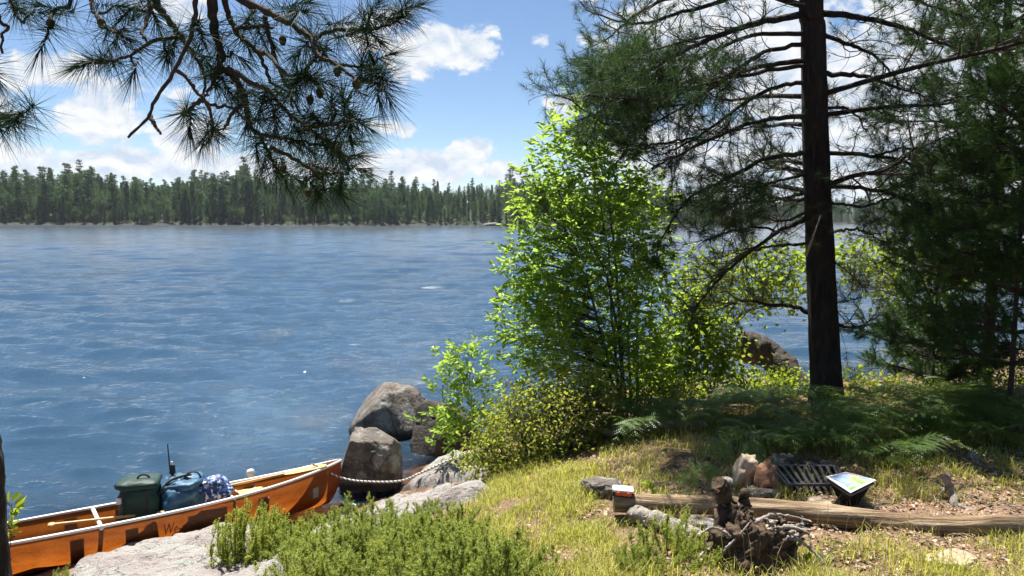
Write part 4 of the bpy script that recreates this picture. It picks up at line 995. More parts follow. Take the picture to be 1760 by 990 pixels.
# --- overhanging pine at the left edge
rs = RS(8)
OY = 2.7
ob_ = np.array([-1.87, OY - .1, 0]); ob_[2] = gz1(ob_[0], ob_[1])
op = empty('leaning_pine', ob_, 'pine at the left edge whose long-needled branches hang over the lake view', 'tree')
tpts = [ob_ - [0, 0, .2], D(-62, 985, OY), D(-70, 800, OY), D(-84, 680, OY), D(-120, 300, OY - .1), D(-150, -200, OY - .15), D(-120, -800, OY - .1), D(-90, -1500, OY)]
tk = catmull(tpts, 60)
sh = Shift(); tube(sh, tk, np.linspace(.155, .08, 60), 26, 0, True, .02, rs); sh.part('trunk', M['bark'], op)
LP = [
 [(-145, -190), (60, -330), (250, -250), (355, -110), (365, 0), (369, 55), (382, 91), (375, 120), (360, 153), (349, 171)],
 [(376, 118), (404, 135), (422, 175), (429, 215), (447, 233), (465, 269), (482, 300)], [(392, 118), (436, 144), (462, 156), (491, 189), (524, 218), (562, 242)],
 [(340, -140), (380, -40), (415, 0), (458, 18), (484, 33), (516, 51), (538, 69), (545, 95), (575, 109), (596, 124), (615, 138)],
 [(538, 69), (571, 53), (622, 51), (655, 47), (684, 33), (704, 16)], [(567, 107), (596, 113), (640, 112)],
 [(345, -140), (338, -50), (336, 0), (334, 30), (324, 69), (300, 121), (270, 167), (255, 200), (221, 235)], [(258, 198), (264, 212), (276, 230)],
 [(300, -190), (255, -60), (267, 0), (282, 24), (297, 45), (315, 70), (336, 97), (352, 130), (349, 171)], [(315, 64), (264, 70), (227, 94), (200, 103)],
 [(255, -50), (258, 15), (245, 52), (252, 70)], [(300, 118), (321, 133), (340, 160), (365, 180), (400, 185), (430, 214)], [(350, -130), (387, 0), (393, 25), (407, 55), (416, 65), (440, 87), (455, 113), (465, 142), (491, 156), (505, 185)],
 [(455, 30), (465, 69), (473, 105), (491, 145), (515, 195)], [(444, 87), (465, 98), (491, 127), (525, 128)], [(349, 171), (330, 183), (316, 195)], [(349, 171), (362, 190), (366, 225)],
 [(130, -320), (125, -80), (121, 0), (115, 12), (94, 17), (89, 36), (80, 65)], [(180, -300), (150, -60), (157, 6), (170, 33), (186, 50), (205, 58)], [(30, -290), (8, -60), (18, 0), (38, 39)],
 [(-60, -290), (-20, -40), (0, 33), (14, 48), (3, 60), (4, 92)], [(-140, 60), (-80, 150), (-20, 195), (20, 205), (38, 195)], [(-130, 0), (-60, 70), (-10, 115)], [(465, 255), (500, 270), (545, 300), (560, 330)], [(447, 233), (480, 235), (530, 245), (580, 255)],
 [(524, 218), (560, 215), (600, 205)], [(422, 175), (400, 195), (385, 225)], [(562, 242), (590, 270), (600, 290)], [(615, 138), (640, 140), (655, 150)], [(545, 95), (530, 115), (515, 140)], [(404, 50), (440, 45), (470, 48)]]
lac = Shift(); nodes = []
for i, pts in enumerate(LP):
    z0 = OY + .28 * math.sin(i * 1.7); n = max(14, 5 * len(pts))
    dep = lambda u: OY + (.30 * math.sin(i * 1.7)) * u
    P = catmull([D(x, y, dep(k / (len(pts) - 1))) for k, (x, y) in enumerate(pts)], n)
    P = P + rs.randn(n, 3) * .0022
    r0 = {0: .028, 1: .013, 2: .012, 3: .018, 8: .016, 12: .012, 6: .010}.get(i, .0085)
    tube(lac, P, np.linspace(r0, .0042, n) * (1 + .10 * rs.randn(n)), 6, 0, True)
    nodes.append(P)
NP = np.concatenate(nodes)
TU = [(78, 68), (60, 20), (28, 12), (95, 15), (165, 103), (190, 106), (150, 108), (235, 112), (205, 58), (215, 48), (195, 10), (230, 12), (262, 20), (300, 72), (288, 88), (20, 205), (38, 195), (-5, 215), (-15, 120), (-10, 190), (330, 92), (352, 100), (375, 75), (345, 55),
      (430, 28), (445, 55), (462, 60), (505, 8), (515, 18), (540, 70), (525, 78), (555, 92), (512, 138), (530, 132), (500, 148), (545, 140), (640, 20), (690, 20), (704, 14), (668, 35), (640, 60), (632, 80), (648, 100), (640, 118), (655, 135), (662, 150), (648, 155), (620, 130), (318, 194), (328, 205),
      (364, 230), (352, 236), (372, 222), (470, 195), (450, 180), (500, 205), (520, 222), (540, 225), (562, 238), (545, 205), (585, 222), (600, 205), (590, 245), (602, 268), (618, 210), (575, 260), (520, 250), (490, 240), (455, 262), (470, 285), (440, 250), (498, 300), (482, 298), (540, 285), (560, 300), (590, 300), (572, 322), (548, 330), (530, 308), (605, 285), (430, 160), (410, 165), (425, 195), (480, 160), (445, 205), (385, 140), (400, 90), (370, 140), (595, 60), (585, 40), (650, 30), (420, 70), (570, 180), (592, 190)]
ta, tb_ = [], []
tw = Shift()
for x, y in TU:
    k = np.argmin((proj(NP)[0] - x) ** 2 + (proj(NP)[1] - y) ** 2)
    p = NP[k]; q = D(x, y, p[1] + rs.randn() * .05)
    dn = np.linalg.norm(q - p)
    k2 = max(k - 3, 0); bd = nrm(NP[k] - NP[k2]) if k > k2 else np.array([1., 0, 0])
    dirn = nrm((q - p) / max(dn, 1e-3) * min(dn / .06, 1.) + bd * .7 + rs.randn(3) * .25 + np.array([0, 0, -.15]))
    if dn > .012: tube(tw, catmull([p, (p + q) / 2 + rs.randn(3) * .006, q], 6), [.005, .005, .0045, .004, .004, .004], 5)
    ta.append(q + dirn * .02); tb_.append(dirn)
lac.merge(tw); lac.part('branches', M['twig'], op)
sh = Shift(); tufts(sh, np.array(ta), np.array(tb_), 135, .132, .0024, .12, 0, rs, 10, 108, bend=.10); sh.part('needles', M['needle'], op)
for x, y in [(174, 40), (87, 41), (612, 145), (550, 160), (533, 172), (530, 332), (487, 290), (486, 70), (580, 123)]:
    k = np.argmin((proj(NP)[0] - x) ** 2 + (proj(NP)[1] - y) ** 2); p = D(x, y, NP[k][1])
    V, Fq = sq(14, 10, .0125, .0125, .018, 1, 1, lambda V: V * (1 + .12 * np.sin(V[..., 2:3] * 900)))
    sh = Shift(); sh.add(V + p, Fq); sh.part('cone', M['rotten'], op)

# --- white pines at the right
def white_pine(label, px, y, h, z0, spread, seed, lean=(0, 0), r=.05, dens=10, trunkmat='stem', k=40, nw=.0042, whorl=.30, tl=(.3, .6), azw=None):
    k = int(k * 1.7); nw *= 1.25; dens *= 1.3
    rs = RS(seed); b = G(px, y)
    e = empty('white_pine', b, label, 'tree', 'white pines at the right edge')
    tk = catmull([b - [0, 0, .1], b + [lean[0] * .5, lean[1] * .5, h * .5], b + [lean[0], lean[1], h]], 40)
    sh = Shift(); tube(sh, tk, np.linspace(r, r * .25, 40), 12, 0, True, .03, rs); sh.part('trunk', M[trunkmat], e)
    la, tw_, tl_ = Shift(), Shift(), []
    z = z0
    while z < h * .98:
        nl = rs.randint(4, 7); a0 = rs.rand() * 7
        for q in range(nl):
            a = a0 + q * 2 * PI / nl + rs.randn() * .2
            ln = spread * (1 - max(0, z / h - .35) / .8) * (.6 + .5 * rs.rand())
            p = tk[min(int(z / h * 39), 39)]
            d = np.array([math.cos(a), math.sin(a), .10 + .15 * rs.randn()])
            P = catmull([p, p + d * ln * .5 + [0, 0, .03], p + d * ln * .85 + [0, 0, -.02], p + d * ln + [0, 0, .02]], 14)
            tube(la, P, np.linspace(.018, .005, 14), 5, 0, False)
            limb_twigs(P, .016, rs, tw_, tl_, dens=dens, tl=tl, start=.2, foliage=lambda p, u: .92, sub=2, curl=.25, flat=.22)
        z += whorl * (.8 + .4 * rs.rand())
    la.part('limbs', M['twig'], e); tw_.part('twigs', M['twig'], e)
    sh = Shift(); tufts(sh, np.array([q[0] for q in tl_]), np.array([q[1] for q in tl_]), k, .085, nw, .17, 0, rs, 15, 65, bend=.22); sh.part('needles', M['white_needle'], e)
    return len(tl_)
n1_ = white_pine('tall white pine with a pale slender trunk rising behind the dark young pines', 1692, 9.8, 9.5, 2.3, 1.55, 91, lean=(.05, .1), r=.075, dens=8, whorl=.42, k=44, nw=.0055)
n2_ = white_pine('bushy young white pine at the right edge with a thin dark stem', 1735, 7.4, 3.7, .75, 1.25, 92, r=.028, dens=12, whorl=.27, k=46, nw=.0042, trunkmat='twig')
n3_ = white_pine('young white pine right of the bushy one, its soft branches crossing into the picture', 1850, 8.2, 7.5, 1.2, 1.75, 93, r=.07, dens=9, whorl=.36, k=44, nw=.0048)
n4_ = white_pine('small bright green white pine seedling between the red pine trunk and the young pines', 1600, 9.0, 1.75, .35, .75, 94, r=.02, dens=12, whorl=.22, k=40, nw=.004, tl=(.2, .4))

# ------------------------------------------------------------------ leafy trees and shrubs
def leafy(name, label, cat, base, rows, y0, thick, ncl, per, leaf, mat, seed, stems, compound=False, stem_r=.018, group=None, spread=.16, up=.55, stemmat='stem'):
    """rows: (py, left px, right px) silhouette at distance y0; stems: lists of picture points"""
    rs = RS(seed)
    e = empty(name, base, label, cat, group)
    st = Shift(); SP = []
    for pts in stems:
        P = catmull([D(*q) for q in pts], 24); P = P + rs.randn(24, 3) * .008
        tube(st, P, np.linspace(stem_r, stem_r * .3, 24), 7, 0, False); SP.append(P)
    SP = np.concatenate(SP)
    rows = np.array(rows, float)
    wts = rows[:, 2] - rows[:, 1]
    pys = []
    cl = []
    while len(cl) < ncl:
        py = rows[0, 0] + (rows[-1, 0] - rows[0, 0]) * rs.rand()
        l_, r_2 = np.interp(py, rows[:, 0], rows[:, 1]), np.interp(py, rows[:, 0], rows[:, 2])
        if rs.rand() * wts.max() > (r_2 - l_): continue
        t_ = rs.rand()
        px = l_ + (r_2 - l_) * t_
        half = (r_2 - l_) / 2 / F * y0
        dy = thick * half * math.sqrt(max(0, 1 - (2 * t_ - 1) ** 2)) * (2 * rs.rand() - 1)
        cl.append(D(px, py, y0 + dy))
    cl = np.array(cl)
    lf = Shift()
    for c in cl:
        dd = SP - c; sc_ = np.linalg.norm(dd, axis=1) + .8 * np.maximum(0, SP[:, 2] - c[2] + .15)
        p = SP[np.argmin(sc_)]
        mid = (p + c) / 2 + [0, 0, .06 * np.linalg.norm(c - p)] + rs.randn(3) * .03
        Q = catmull([p, mid, c], 7); ln = np.linalg.norm(c - p)
        tube(st, Q, np.linspace(min(.008, .003 + .004 * ln), .002, 7), 4, 0, False)
        out = nrm(c - p)
        n = max(2, int(per * (.7 + .6 * rs.rand())))
        B = c + rs.randn(n, 3) * spread * np.array([1, 1, .75]) ; dl = nrm(rs.randn(n, 3) * .8 + out * .6 + [0, 0, .12])
        if compound:
            rl = leaf[0] * 2.6
            Bs, Ds = [], []
            sde = nrm(np.cross(dl, [0, 0, 1.]))
            for u, sgn in ((.35, 1), (.35, -1), (.62, 1), (.62, -1), (.88, 1), (.88, -1), (1., 0)):
                Bs.append(B + dl * rl * u - np.array([0, 0, .12 * rl * u * u])); Ds.append(nrm(dl * (.75 if sgn else 1) + sde * sgn * .8 + [0, 0, -.12]))
            B2, D2 = np.concatenate(Bs), np.concatenate(Ds)
            leafquads(lf, B2, D2, leaf[0] * (.5 + .75 * rs.rand(len(B2))), leaf[1] * (.65 + .55 * rs.rand(len(B2))), 0, rs, up, .12)
        else:
            leafquads(lf, B, dl, leaf[0] * (.6 + .6 * rs.rand(n)), leaf[1] * (.6 + .6 * rs.rand(n)), 0, rs, up, .1)
    st.part('stems', M[stemmat], e); lf.part('leaves', M[mat], e)
    return e
leafy('ash_tree', 'slender multi-stemmed ash with bright backlit green leaves at the shore', 'tree', G(1066, 9.1),
      [(196, 968, 1002), (240, 958, 1066), (290, 915, 1094), (330, 884, 1104), (380, 898, 1124), (430, 895, 1145), (480, 882, 1135), (540, 870, 1130), (600, 880, 1130), (650, 915, 1130)], 9.1, .75, 740, 3.4, (.084, .039), 'ash', 101,
      [[(1068, 722, 9.1), (1052, 560, 9.1), (1046, 440, 9.1), (1010, 250, 9.1)], [(1070, 720, 9.15), (1066, 540, 9.2), (1050, 380, 9.2), (1030, 260, 9.2)], [(1078, 715, 9.0), (1066, 600, 8.9), (1040, 470, 8.8), (960, 330, 8.7)],
       [(1094, 700, 9.3), (1096, 560, 9.4), (1090, 420, 9.5), (1080, 300, 9.5)], [(1066, 715, 9.0), (1030, 560, 8.9), (985, 420, 8.8), (930, 350, 8.8)], [(1085, 705, 9.3), (1082, 560, 9.5), (1110, 430, 9.6)]], True, .022, spread=.12)
leafy('ash_sapling', 'small bright green sapling standing over the dark boulder', 'sapling', G(800, 9.6),
      [(605, 790, 815), (640, 752, 835), (680, 770, 845), (720, 740, 850), (755, 760, 845)], 9.5, .8, 85, 3.0, (.085, .042), 'ash', 102,
      [[(815, 770, 9.6), (812, 700, 9.5), (803, 615, 9.5)], [(812, 765, 9.5), (790, 720, 9.4), (765, 690, 9.4)], [(815, 765, 9.6), (830, 710, 9.6), (835, 670, 9.6)]], True, .011, spread=.09)
leafy('yellowing_shrub', 'dense yellowing small-leaved shrub where the grass meets the rocks', 'shrub', G(930, 8.0),
      [(648, 985, 1030), (680, 870, 1055), (720, 850, 1062), (760, 818, 1065), (800, 806, 1060), (826, 850, 1040)], 8.0, .8, 760, 16, (.046, .028), 'yellow', 103,
      [[(930, 830, 8.0), (900, 760, 7.9), (870, 700, 7.8)], [(940, 830, 8.0), (945, 750, 8.0), (960, 690, 8.0)], [(960, 830, 8.0), (990, 740, 8.1), (1010, 670, 8.2)], [(920, 830, 8.0), (870, 790, 7.9), (830, 770, 7.9)], [(970, 830, 8.1), (1020, 780, 8.1), (1045, 740, 8.2)]], False, .010, spread=.11)
leafy('alder_shrub', 'broad alder shrub filling the gap between the ash and the red pine', 'shrub', G(1180, 9.9),
      [(500, 1170, 1215), (545, 1150, 1240), (590, 1120, 1262), (640, 1090, 1262), (690, 1080, 1390)], 9.9, .6, 540, 9, (.072, .052), 'alder', 104,
      [[(1190, 720, 9.9), (1185, 620, 9.8), (1190, 520, 9.7)], [(1200, 720, 9.9), (1240, 640, 9.9), (1270, 590, 9.9)], [(1180, 720, 9.9), (1140, 640, 9.8), (1130, 580, 9.8)], [(1230, 710, 9.9), (1300, 660, 9.8), (1350, 630, 9.8)]], False, .014, spread=.13)
leafy('alder_shrub', 'light green alder at the water behind the red pine needles, left of the trunk', 'shrub', G(1300, 13.0),
      [(425, 1330, 1385), (450, 1180, 1392), (480, 1160, 1392), (515, 1180, 1390), (545, 1185, 1250)], 13.0, .5, 300, 8, (.085, .065), 'alder', 105,
      [[(1230, 660, 13.0), (1225, 560, 13.0), (1230, 470, 13.0)], [(1235, 640, 13.0), (1280, 530, 13.0), (1340, 450, 13.0)], [(1230, 600, 13.0), (1200, 520, 13), (1180, 460, 13)]], False, .016, spread=.16)
leafy('alder_shrub', 'sunlit yellow-green alder overhanging the water right of the trunk', 'shrub', G(1590, 12.5),
      [(418, 1440, 1560), (445, 1440, 1680), (475, 1440, 1690), (500, 1480, 1660), (540, 1540, 1640), (600, 1550, 1640), (650, 1545, 1660)], 12.5, .6, 460, 8, (.085, .065), 'alder', 106,
      [[(1590, 670, 12.5), (1565, 560, 12.4), (1550, 500, 12.3), (1500, 450, 12.2), (1450, 440, 12.1)], [(1600, 670, 12.5), (1600, 540, 12.5), (1620, 460, 12.6)], [(1580, 640, 12.5), (1560, 520, 12.5), (1560, 430, 12.5)]], False, .02, spread=.17)
leafy('maple_seedling', 'low leafy seedling with big pale leaves at the right foot of the red pine', 'seedling', G(1470, 8.8),
      [(615, 1450, 1478), (640, 1448, 1485), (670, 1450, 1500), (700, 1450, 1530)], 8.8, .8, 22, 5, (.06, .045), 'alder', 107,
      [[(1475, 710, 8.8), (1470, 660, 8.8), (1462, 625, 8.8)], [(1480, 710, 8.8), (1500, 680, 8.8), (1520, 670, 8.8)]], False, .006, spread=.06)
leafy('bilberry_shrub', 'low yellow-green bush on the bank right of the red pine base', 'shrub', G(1520, 9.5),
      [(655, 1465, 1560), (680, 1455, 1640), (715, 1455, 1700)], 9.5, .6, 240, 11, (.05, .032), 'yellow', 108,
      [[(1510, 720, 9.5), (1500, 690, 9.5), (1480, 665, 9.5)], [(1560, 720, 9.5), (1570, 690, 9.5), (1580, 670, 9.5)], [(1630, 725, 9.4), (1650, 700, 9.4)]], False, .007, spread=.10)
leafy('low_shrub', 'shaded dark green undergrowth bush below the ash stems', 'shrub', G(1110, 8.8),
      [(650, 1060, 1180), (690, 1040, 1210), (730, 1040, 1200)], 8.8, .6, 170, 9, (.05, .03), 'alder', 109,
      [[(1110, 750, 8.8), (1090, 690, 8.8)], [(1120, 750, 8.8), (1150, 690, 8.8)], [(1130, 750, 8.8), (1190, 700, 8.8)]], False, .007, spread=.12)
leafy('low_shrub', 'dark leafy undergrowth at the right edge below the white pines', 'shrub', G(1700, 9.0),
      [(615, 1690, 1800), (650, 1620, 1830), (715, 1600, 1830)], 9.0, .6, 380, 10, (.05, .03), 'alder', 119,
      [[(1700, 730, 9.), (1690, 670, 9.)], [(1640, 730, 9.), (1620, 680, 9.)], [(1770, 730, 9.), (1790, 670, 9.)]], False, .007, spread=.14)
leafy('low_shrub', 'low sunlit shrub on the bank just left of the red pine foot', 'shrub', G(1335, 9.6),
      [(640, 1300, 1372), (668, 1270, 1390), (705, 1270, 1392)], 9.4, .6, 150, 9, (.05, .034), 'alder', 120,
      [[(1335, 715, 9.4), (1330, 670, 9.4)], [(1300, 715, 9.4), (1290, 680, 9.4)], [(1370, 715, 9.4), (1375, 680, 9.4)]], False, .007, spread=.11)
leafy('broadleaf_seedling', 'small bright seedling of pointed leaves behind the bench log', 'seedling', G(1124, 5.35),
      [(832, 1118, 1132), (846, 1112, 1136), (858, 1116, 1132)], 5.35, .8, 4, 3, (.07, .035), 'alder', 110, [[(1124, 870, 5.35), (1124, 845, 5.35)]], False, .003, spread=.012)
leafy('broadleaf_seedling', 'tiny lime green leafy sprig by the stump roots at the bottom edge', 'seedling', G(1392, 4.3),
      [(958, 1380, 1408), (975, 1378, 1404)], 4.3, .8, 5, 3, (.045, .035), 'alder', 111, [[(1392, 985, 4.3), (1392, 965, 4.3)]], False, .003, spread=.012)
leafy('broadleaf_seedling', 'leafy twig poking into view beside the left edge trunk', 'seedling', G(20, 6.0),
      [(852, 20, 44), (900, 16, 28), (930, 14, 30)], 4.0, .8, 6, 3, (.07, .035), 'alder', 112, [[(14, 985, 4.0), (18, 900, 4.0), (30, 860, 4.0)]], False, .003, spread=.015)

# ------------------------------------------------------------------ ferns
def frond_acc(rs, L_=.55):
    """one bracken frond: stipe, rachis and pinnate blade"""
    ac = Acc()
    h = .26 + .12 * rs.rand(); a = 0.0
    st = catmull([(0, 0, 0), (.02, 0, h * .6), (.10, 0, h), (.10 + L_ * .5, 0, h + .05), (.10 + L_, 0, h - .10)], 30)
    tube(ac, st, np.linspace(.004, .0012, 30), 4, 0, False)
    B, Dd, Ls, Ws = [], [], [], []
    blade = st[13:]
    npn = 11
    for i in range(npn):
        u = i / (npn - 1); p = blade[min(int(u * (len(blade) - 1)), len(blade) - 1)]; q = nrm(blade[min(int(u * (len(blade) - 1)) + 1, len(blade) - 1)] - blade[max(int(u * (len(blade) - 1)) - 1, 0)])
        pl = .27 * (1 - u) ** .8 * (1 if u > .05 else .85) + .02
        for s in (-1, 1):
            d = nrm(q * .55 + np.array([0, s, 0]) * .85 + np.array([0, 0, -.12 + .1 * rs.randn()]))
            npl = max(3, int(pl / .021)); pv = np.linspace(.06, 1, npl)[:, None]
            pts = p + d * pl * pv + np.array([0, 0, -.10]) * pl * pv ** 2
            sd = nrm(np.cross(d, [0, 0, 1.]))
            for s2 in (-1, 1):
                ll = .052 * (pl / .27) ** .4 * (1 - pv[:, 0] * .8)
                B.append(pts); Dd.append(np.repeat(nrm(d * .5 + sd * s2)[None], npl, 0)); Ls.append(ll); Ws.append(np.full(npl, .0135))
    B, Dd, Ls, Ws = map(np.concatenate, (B, Dd, Ls, Ws))
    n = len(B); wv = nrm(np.cross(Dd, [0, 0, 1.])) * (Ws * .5)[:, None]
    V = np.stack([B - wv, B + wv, B + Dd * Ls[:, None] + wv * .35 - [0, 0, .006], B + Dd * Ls[:, None] - wv * .35 - [0, 0, .006]], 1).reshape(-1, 3)
    ac.add(V, np.arange(4 * n).reshape(-1, 4), 0, False)
    return ac
frs = RS(55)
ftempl = []
for v in range(5):
    fa = Acc(); nf = frs.randint(2, 5); a0 = frs.rand() * 7
    for i in range(nf):
        a = a0 + i * 2 * PI / nf + frs.randn() * .3
        T4 = np.array(Matrix.Rotation(a, 4, 'Z') @ Matrix.Rotation(frs.randn() * .15, 4, 'Y'))
        fa.merge(frond_acc(frs, .42 + .2 * frs.rand()), T4)
    ftempl.append(fa)
fobj = {}
def fern(p, sc, rz, v, label, group):
    if v not in fobj:
        o_ = ftempl[v].build('fern', M['fern']); fobj[v] = o_
    else:
        o_ = fobj[v].copy(); COL.objects.link(o_)
    o_.location = p; o_.scale = (sc,) * 3; o_.rotation_euler = (frs.randn() * .08, frs.randn() * .08, rz)
    return tag(o_, label, 'fern', group)
def lone_fern(p, label, fr):
    fa = Acc()
    for L_, sc, rz, rx in fr:
        fa.merge(frond_acc(frs, L_), np.array(Matrix.Rotation(R(rx), 4, 'X') @ Matrix.Rotation(R(rz), 4, 'Z') @ Matrix.Scale(sc, 4)))
    o_ = fa.build('fern', M['fern']); o_.location = p
    return tag(o_, label, 'fern')
lone_fern(G(1208, 5.7), 'small low fern standing alone behind the bench log, left of the tan fire rock', [(.30, .55, 165, 45), (.28, .5, 55, 40), (.22, .45, 15, 45)])
lone_fern(G(1262, 6.2) + [0, 0, .04], 'fern with several fronds just above and behind the tan fire pit rock', [(.36, .62, 172, 42), (.36, .62, 22, 45), (.34, .6, 95, 25)])
nfern = 0
pts_f = []
for _ in range(30000):
    x, y = 0.8 + 4.8 * frs.rand(), 5.95 + 3.2 * frs.rand()
    px, py = proj(np.array([x, y, gz1(x, y)]))
    if px < 1075 or px > 1850: continue
    if px < 1220 and y < 7.5: continue
    if px < 1290 and y < 7.0: continue
    if px < 1260 and y < 6.9: continue
    if px < 1480 and y < 6.45: continue
    if px > 1600 and y < 6.5: continue
    if y > 8.1 or (1340 < px < 1480 and y > 7.5): continue
    if (x - base[0]) ** 2 + (y - base[1]) ** 2 < .12: continue
    if any((x - a) ** 2 + (y - b) ** 2 < (.03) for a, b in pts_f): continue
    pts_f.append((x, y))
    if len(pts_f) >= 235: break
for x, y in pts_f:
    lft = proj(np.array([x, y, 1.6]))[0]
    near_t = y < 7.2
    lab = ('bracken fern in the front row of the shaded bed behind the fire pit' if near_t else 'bracken fern deep in the shaded bed around the red pine foot') if lft > 1250 else 'bracken fern in the dark patch behind the thin fallen log'
    fern((x, y, gz1(x, y) - .01), (.52 + .34 * frs.rand()), frs.rand() * 7, frs.randint(5), lab, 'bracken ferns' if lft <= 1250 else ('front row ferns' if near_t else 'ferns around the pine foot'))

# ------------------------------------------------------------------ junipers
def juniper_acc(rs, rad_=.34, hgt=.34, nsh=46):
    st, nd = Acc(), Acc()
    for i in range(nsh):
        a = rs.rand() * 2 * PI; rr_ = rad_ * math.sqrt(rs.rand())
        tip = np.array([math.cos(a) * rr_ * 1.35 + rs.randn() * .03, math.sin(a) * rr_ * 1.35 + rs.randn() * .03, hgt * (.4 + .5 * rs.rand() + .3 * rs.rand() ** 3) * (1 - .35 * (rr_ / rad_) ** 2)])
        b0 = np.array([math.cos(a) * rr_ * .55, math.sin(a) * rr_ * .55, .0])
        P = catmull([b0, (b0 + tip) / 2 + rs.randn(3) * .03 + [math.cos(a) * .04, math.sin(a) * .04, -.02], tip], 10)
        tube(st, P, np.linspace(.004, .0015, 10), 4, 0, False)
        chains = [P[3:]]
        for k in range(15):
            j = rs.randint(2, 9); T0 = nrm(P[min(j + 1, 9)] - P[j - 1]); d = nrm(T0 * .8 + rs.randn(3) * .6 + [0, 0, .25]); l2 = (.045 + .06 * rs.rand()) * (1.15 - j / 16)
            c = catmull([P[j], P[j] + d * l2 * .5 + [0, 0, .004], P[j] + d * l2 + [0, 0, .015]], 5); chains.append(c)
        for c in chains:
            ln = np.linalg.norm(np.diff(c, axis=0), axis=1).sum(); n = int(ln / .0019)
            t_ = rs.rand(n) * (len(c) - 1.001); i0 = t_.astype(int); f = (t_ - i0)[:, None]
            B = c[i0] * (1 - f) + c[i0 + 1] * f; T0 = nrm(c[i0 + 1] - c[i0])
            needles(nd, B, nrm(T0 * .55 + rperp(T0, rs)), .019, .0058, 0, rs)
    return st, nd
jrs = RS(77)
jt = [juniper_acc(jrs, nsh=38) for _ in range(3)] + [juniper_acc(jrs, .24, .66, 60)]
for _k in range(3):                        # a few taller leaders in the low shrubs
    a_, b_ = juniper_acc(jrs, .14, .5, 3); jt[_k][0].merge(a_); jt[_k][1].merge(b_)
jproto = {}
def juniper(p, sc, rz, v, label, group):
    if v not in jproto:
        e = empty('juniper_shrub', p, label, 'shrub', group)
        jt[v][0].build('stems', M['twig'], e); jt[v][1].build('needles', M['juniper'], e); jproto[v] = e
    else:
        e = jproto[v].copy(); COL.objects.link(e)
        for ch in jproto[v].children:
            c = ch.copy(); COL.objects.link(c); c.parent = e
        tag(e, label, 'shrub', group)
        if not group and 'group' in e: del e['group']
    e.location = p; e.rotation_euler = (jrs.randn() * .16, jrs.randn() * .16, rz); e.scale = (sc[0], sc[0], sc[1])
lowj = 'low juniper shrub in the dense green mat along the grassy bank'
js = [(505, 985, 1.0), (560, 1000, 1.0), (560, 950, 1.0), (620, 990, 1.0), (640, 945, 1.05), (690, 985, 1.1), (700, 935, .95), (755, 960, 1.1), (800, 985, 1.0), (760, 915, .8), (840, 962, .6), (600, 960, .9), (905, 992, .55), (475, 1010, .9), (690, 1030, 1.1), (800, 1040, 1.1), (590, 1040, 1.0), (730, 890, .55), (540, 930, .7), (520, 950, 1.05), (590, 925, .9), (660, 915, .9), (720, 960, 1.05), (480, 970, .9), (640, 975, 1.15), (780, 935, .8), (870, 1000, .8)]
for i, (px, py, s) in enumerate(js):
    p = ground_at(px, py); juniper(p - [0, 0, .02], (s * .95, s * (.6 + .75 * jrs.rand() ** 1.5)), i * 1.3, i % 3, lowj, 'juniper mat')
p = ground_at(425, 978); juniper(p, (.95, 1.15), .4, 3, 'upright juniper bush rising in front of the canoe side', None)
p = ground_at(465, 955); juniper(p, (.7, .75), 2.4, 3, 'shorter upright juniper right next to the tallest juniper', None)
p = ground_at(105, 1010); juniper(p, (.30, .55), 2.4, 2, 'tiny juniper tuft on the slab by the left edge trunk', None)
p = ground_at(1160, 965); juniper(p, (.62, .75), 1.1, 2, 'feathery bright green juniper left of the rotten stump', None)
p = ground_at(1100, 985); juniper(p, (.42, .5), 3.1, 1, 'small low juniper in the grass near the bottom edge', None)

# ------------------------------------------------------------------ grass and litter
grs = RS(99)
def blades(n, X0, X1, Y0, Y1, dens, hgt, wid, mat, name, label, lean=.5):
    x = X0 + (X1 - X0) * grs.rand(n); y = Y0 + (Y1 - Y0) * grs.rand(n)
    z = gz(x, y); px, py = proj(np.c_[x, y, z])
    k = grs.rand(n) < dens(x, y, z, px, py); x, y, z = x[k], y[k], z[k]
    n = len(x); h = hgt * (.45 + .85 * grs.rand(n)) * (1 + .35 * vnoise(x, y, .7, 12))
    h = np.maximum(h, .02)
    a = grs.rand(n) * 2 * PI; ln = lean * (.3 + grs.rand(n))
    d = np.c_[np.cos(a), np.sin(a), 0 * a]; s = np.c_[-np.sin(a), np.cos(a), 0 * a] * (wid * (.6 + .8 * grs.rand(n)) / 2)[:, None]
    b = np.c_[x, y, z - .01]; m_ = b + d * (h * ln * .35)[:, None] + np.c_[0 * h, 0 * h, h * .6]; t_ = b + d * (h * ln)[:, None] + np.c_[0 * h, 0 * h, h * (1 - .25 * ln)]
    V = np.stack([b - s, b + s, m_ + s * .8, m_ - s * .8, t_], 1).reshape(-1, 3); i = np.arange(n)[:, None] * 5
    ac = Acc(); ac.add(V, i + np.array([[0, 1, 2, 3]]), 0, False); ac.f.append((i + np.array([[3, 2, 4]]), 0, False))
    o_ = ac.build(name, mat); o_['kind'] = 'stuff'; o_['label'] = label; o_['category'] = 'grass'
    return n
def d_meadow(x, y, z, px, py):
    v = vnoise(x, y, .6, 31)
    k = np.where((px > 760) & (px < 1330) & (py > 800), 1.0, 0)
    edge = np.interp(py, [790, 830, 860, 900, 990], [840, 835, 815, 760, 700])
    k = k * np.clip((px - edge) / 25, 0, 1)
    k = k * np.where((px > 1080) & (py < 1000), np.where(px > 1180, .10, .45), 1)
    k = np.where((px > 1030) & (py < 870), .32, k)
    k = np.where((px >= 1330) & (py > 925), .30 + .25 * (py > 960), k)
    k = np.where((px >= 1040) & (py > 880) & (y < 4.2), .6, k)
    return np.clip(k * (.66 + .5 * v + .25 * vnoise(x, y, .25, 33)), 0, 1)
blades(210000, -1.2, 4.6, 2.6, 8.6, d_meadow, .105, .0048, M['grass'], 'meadow_grass', 'short yellow-green grass on the sunny bank', .8)
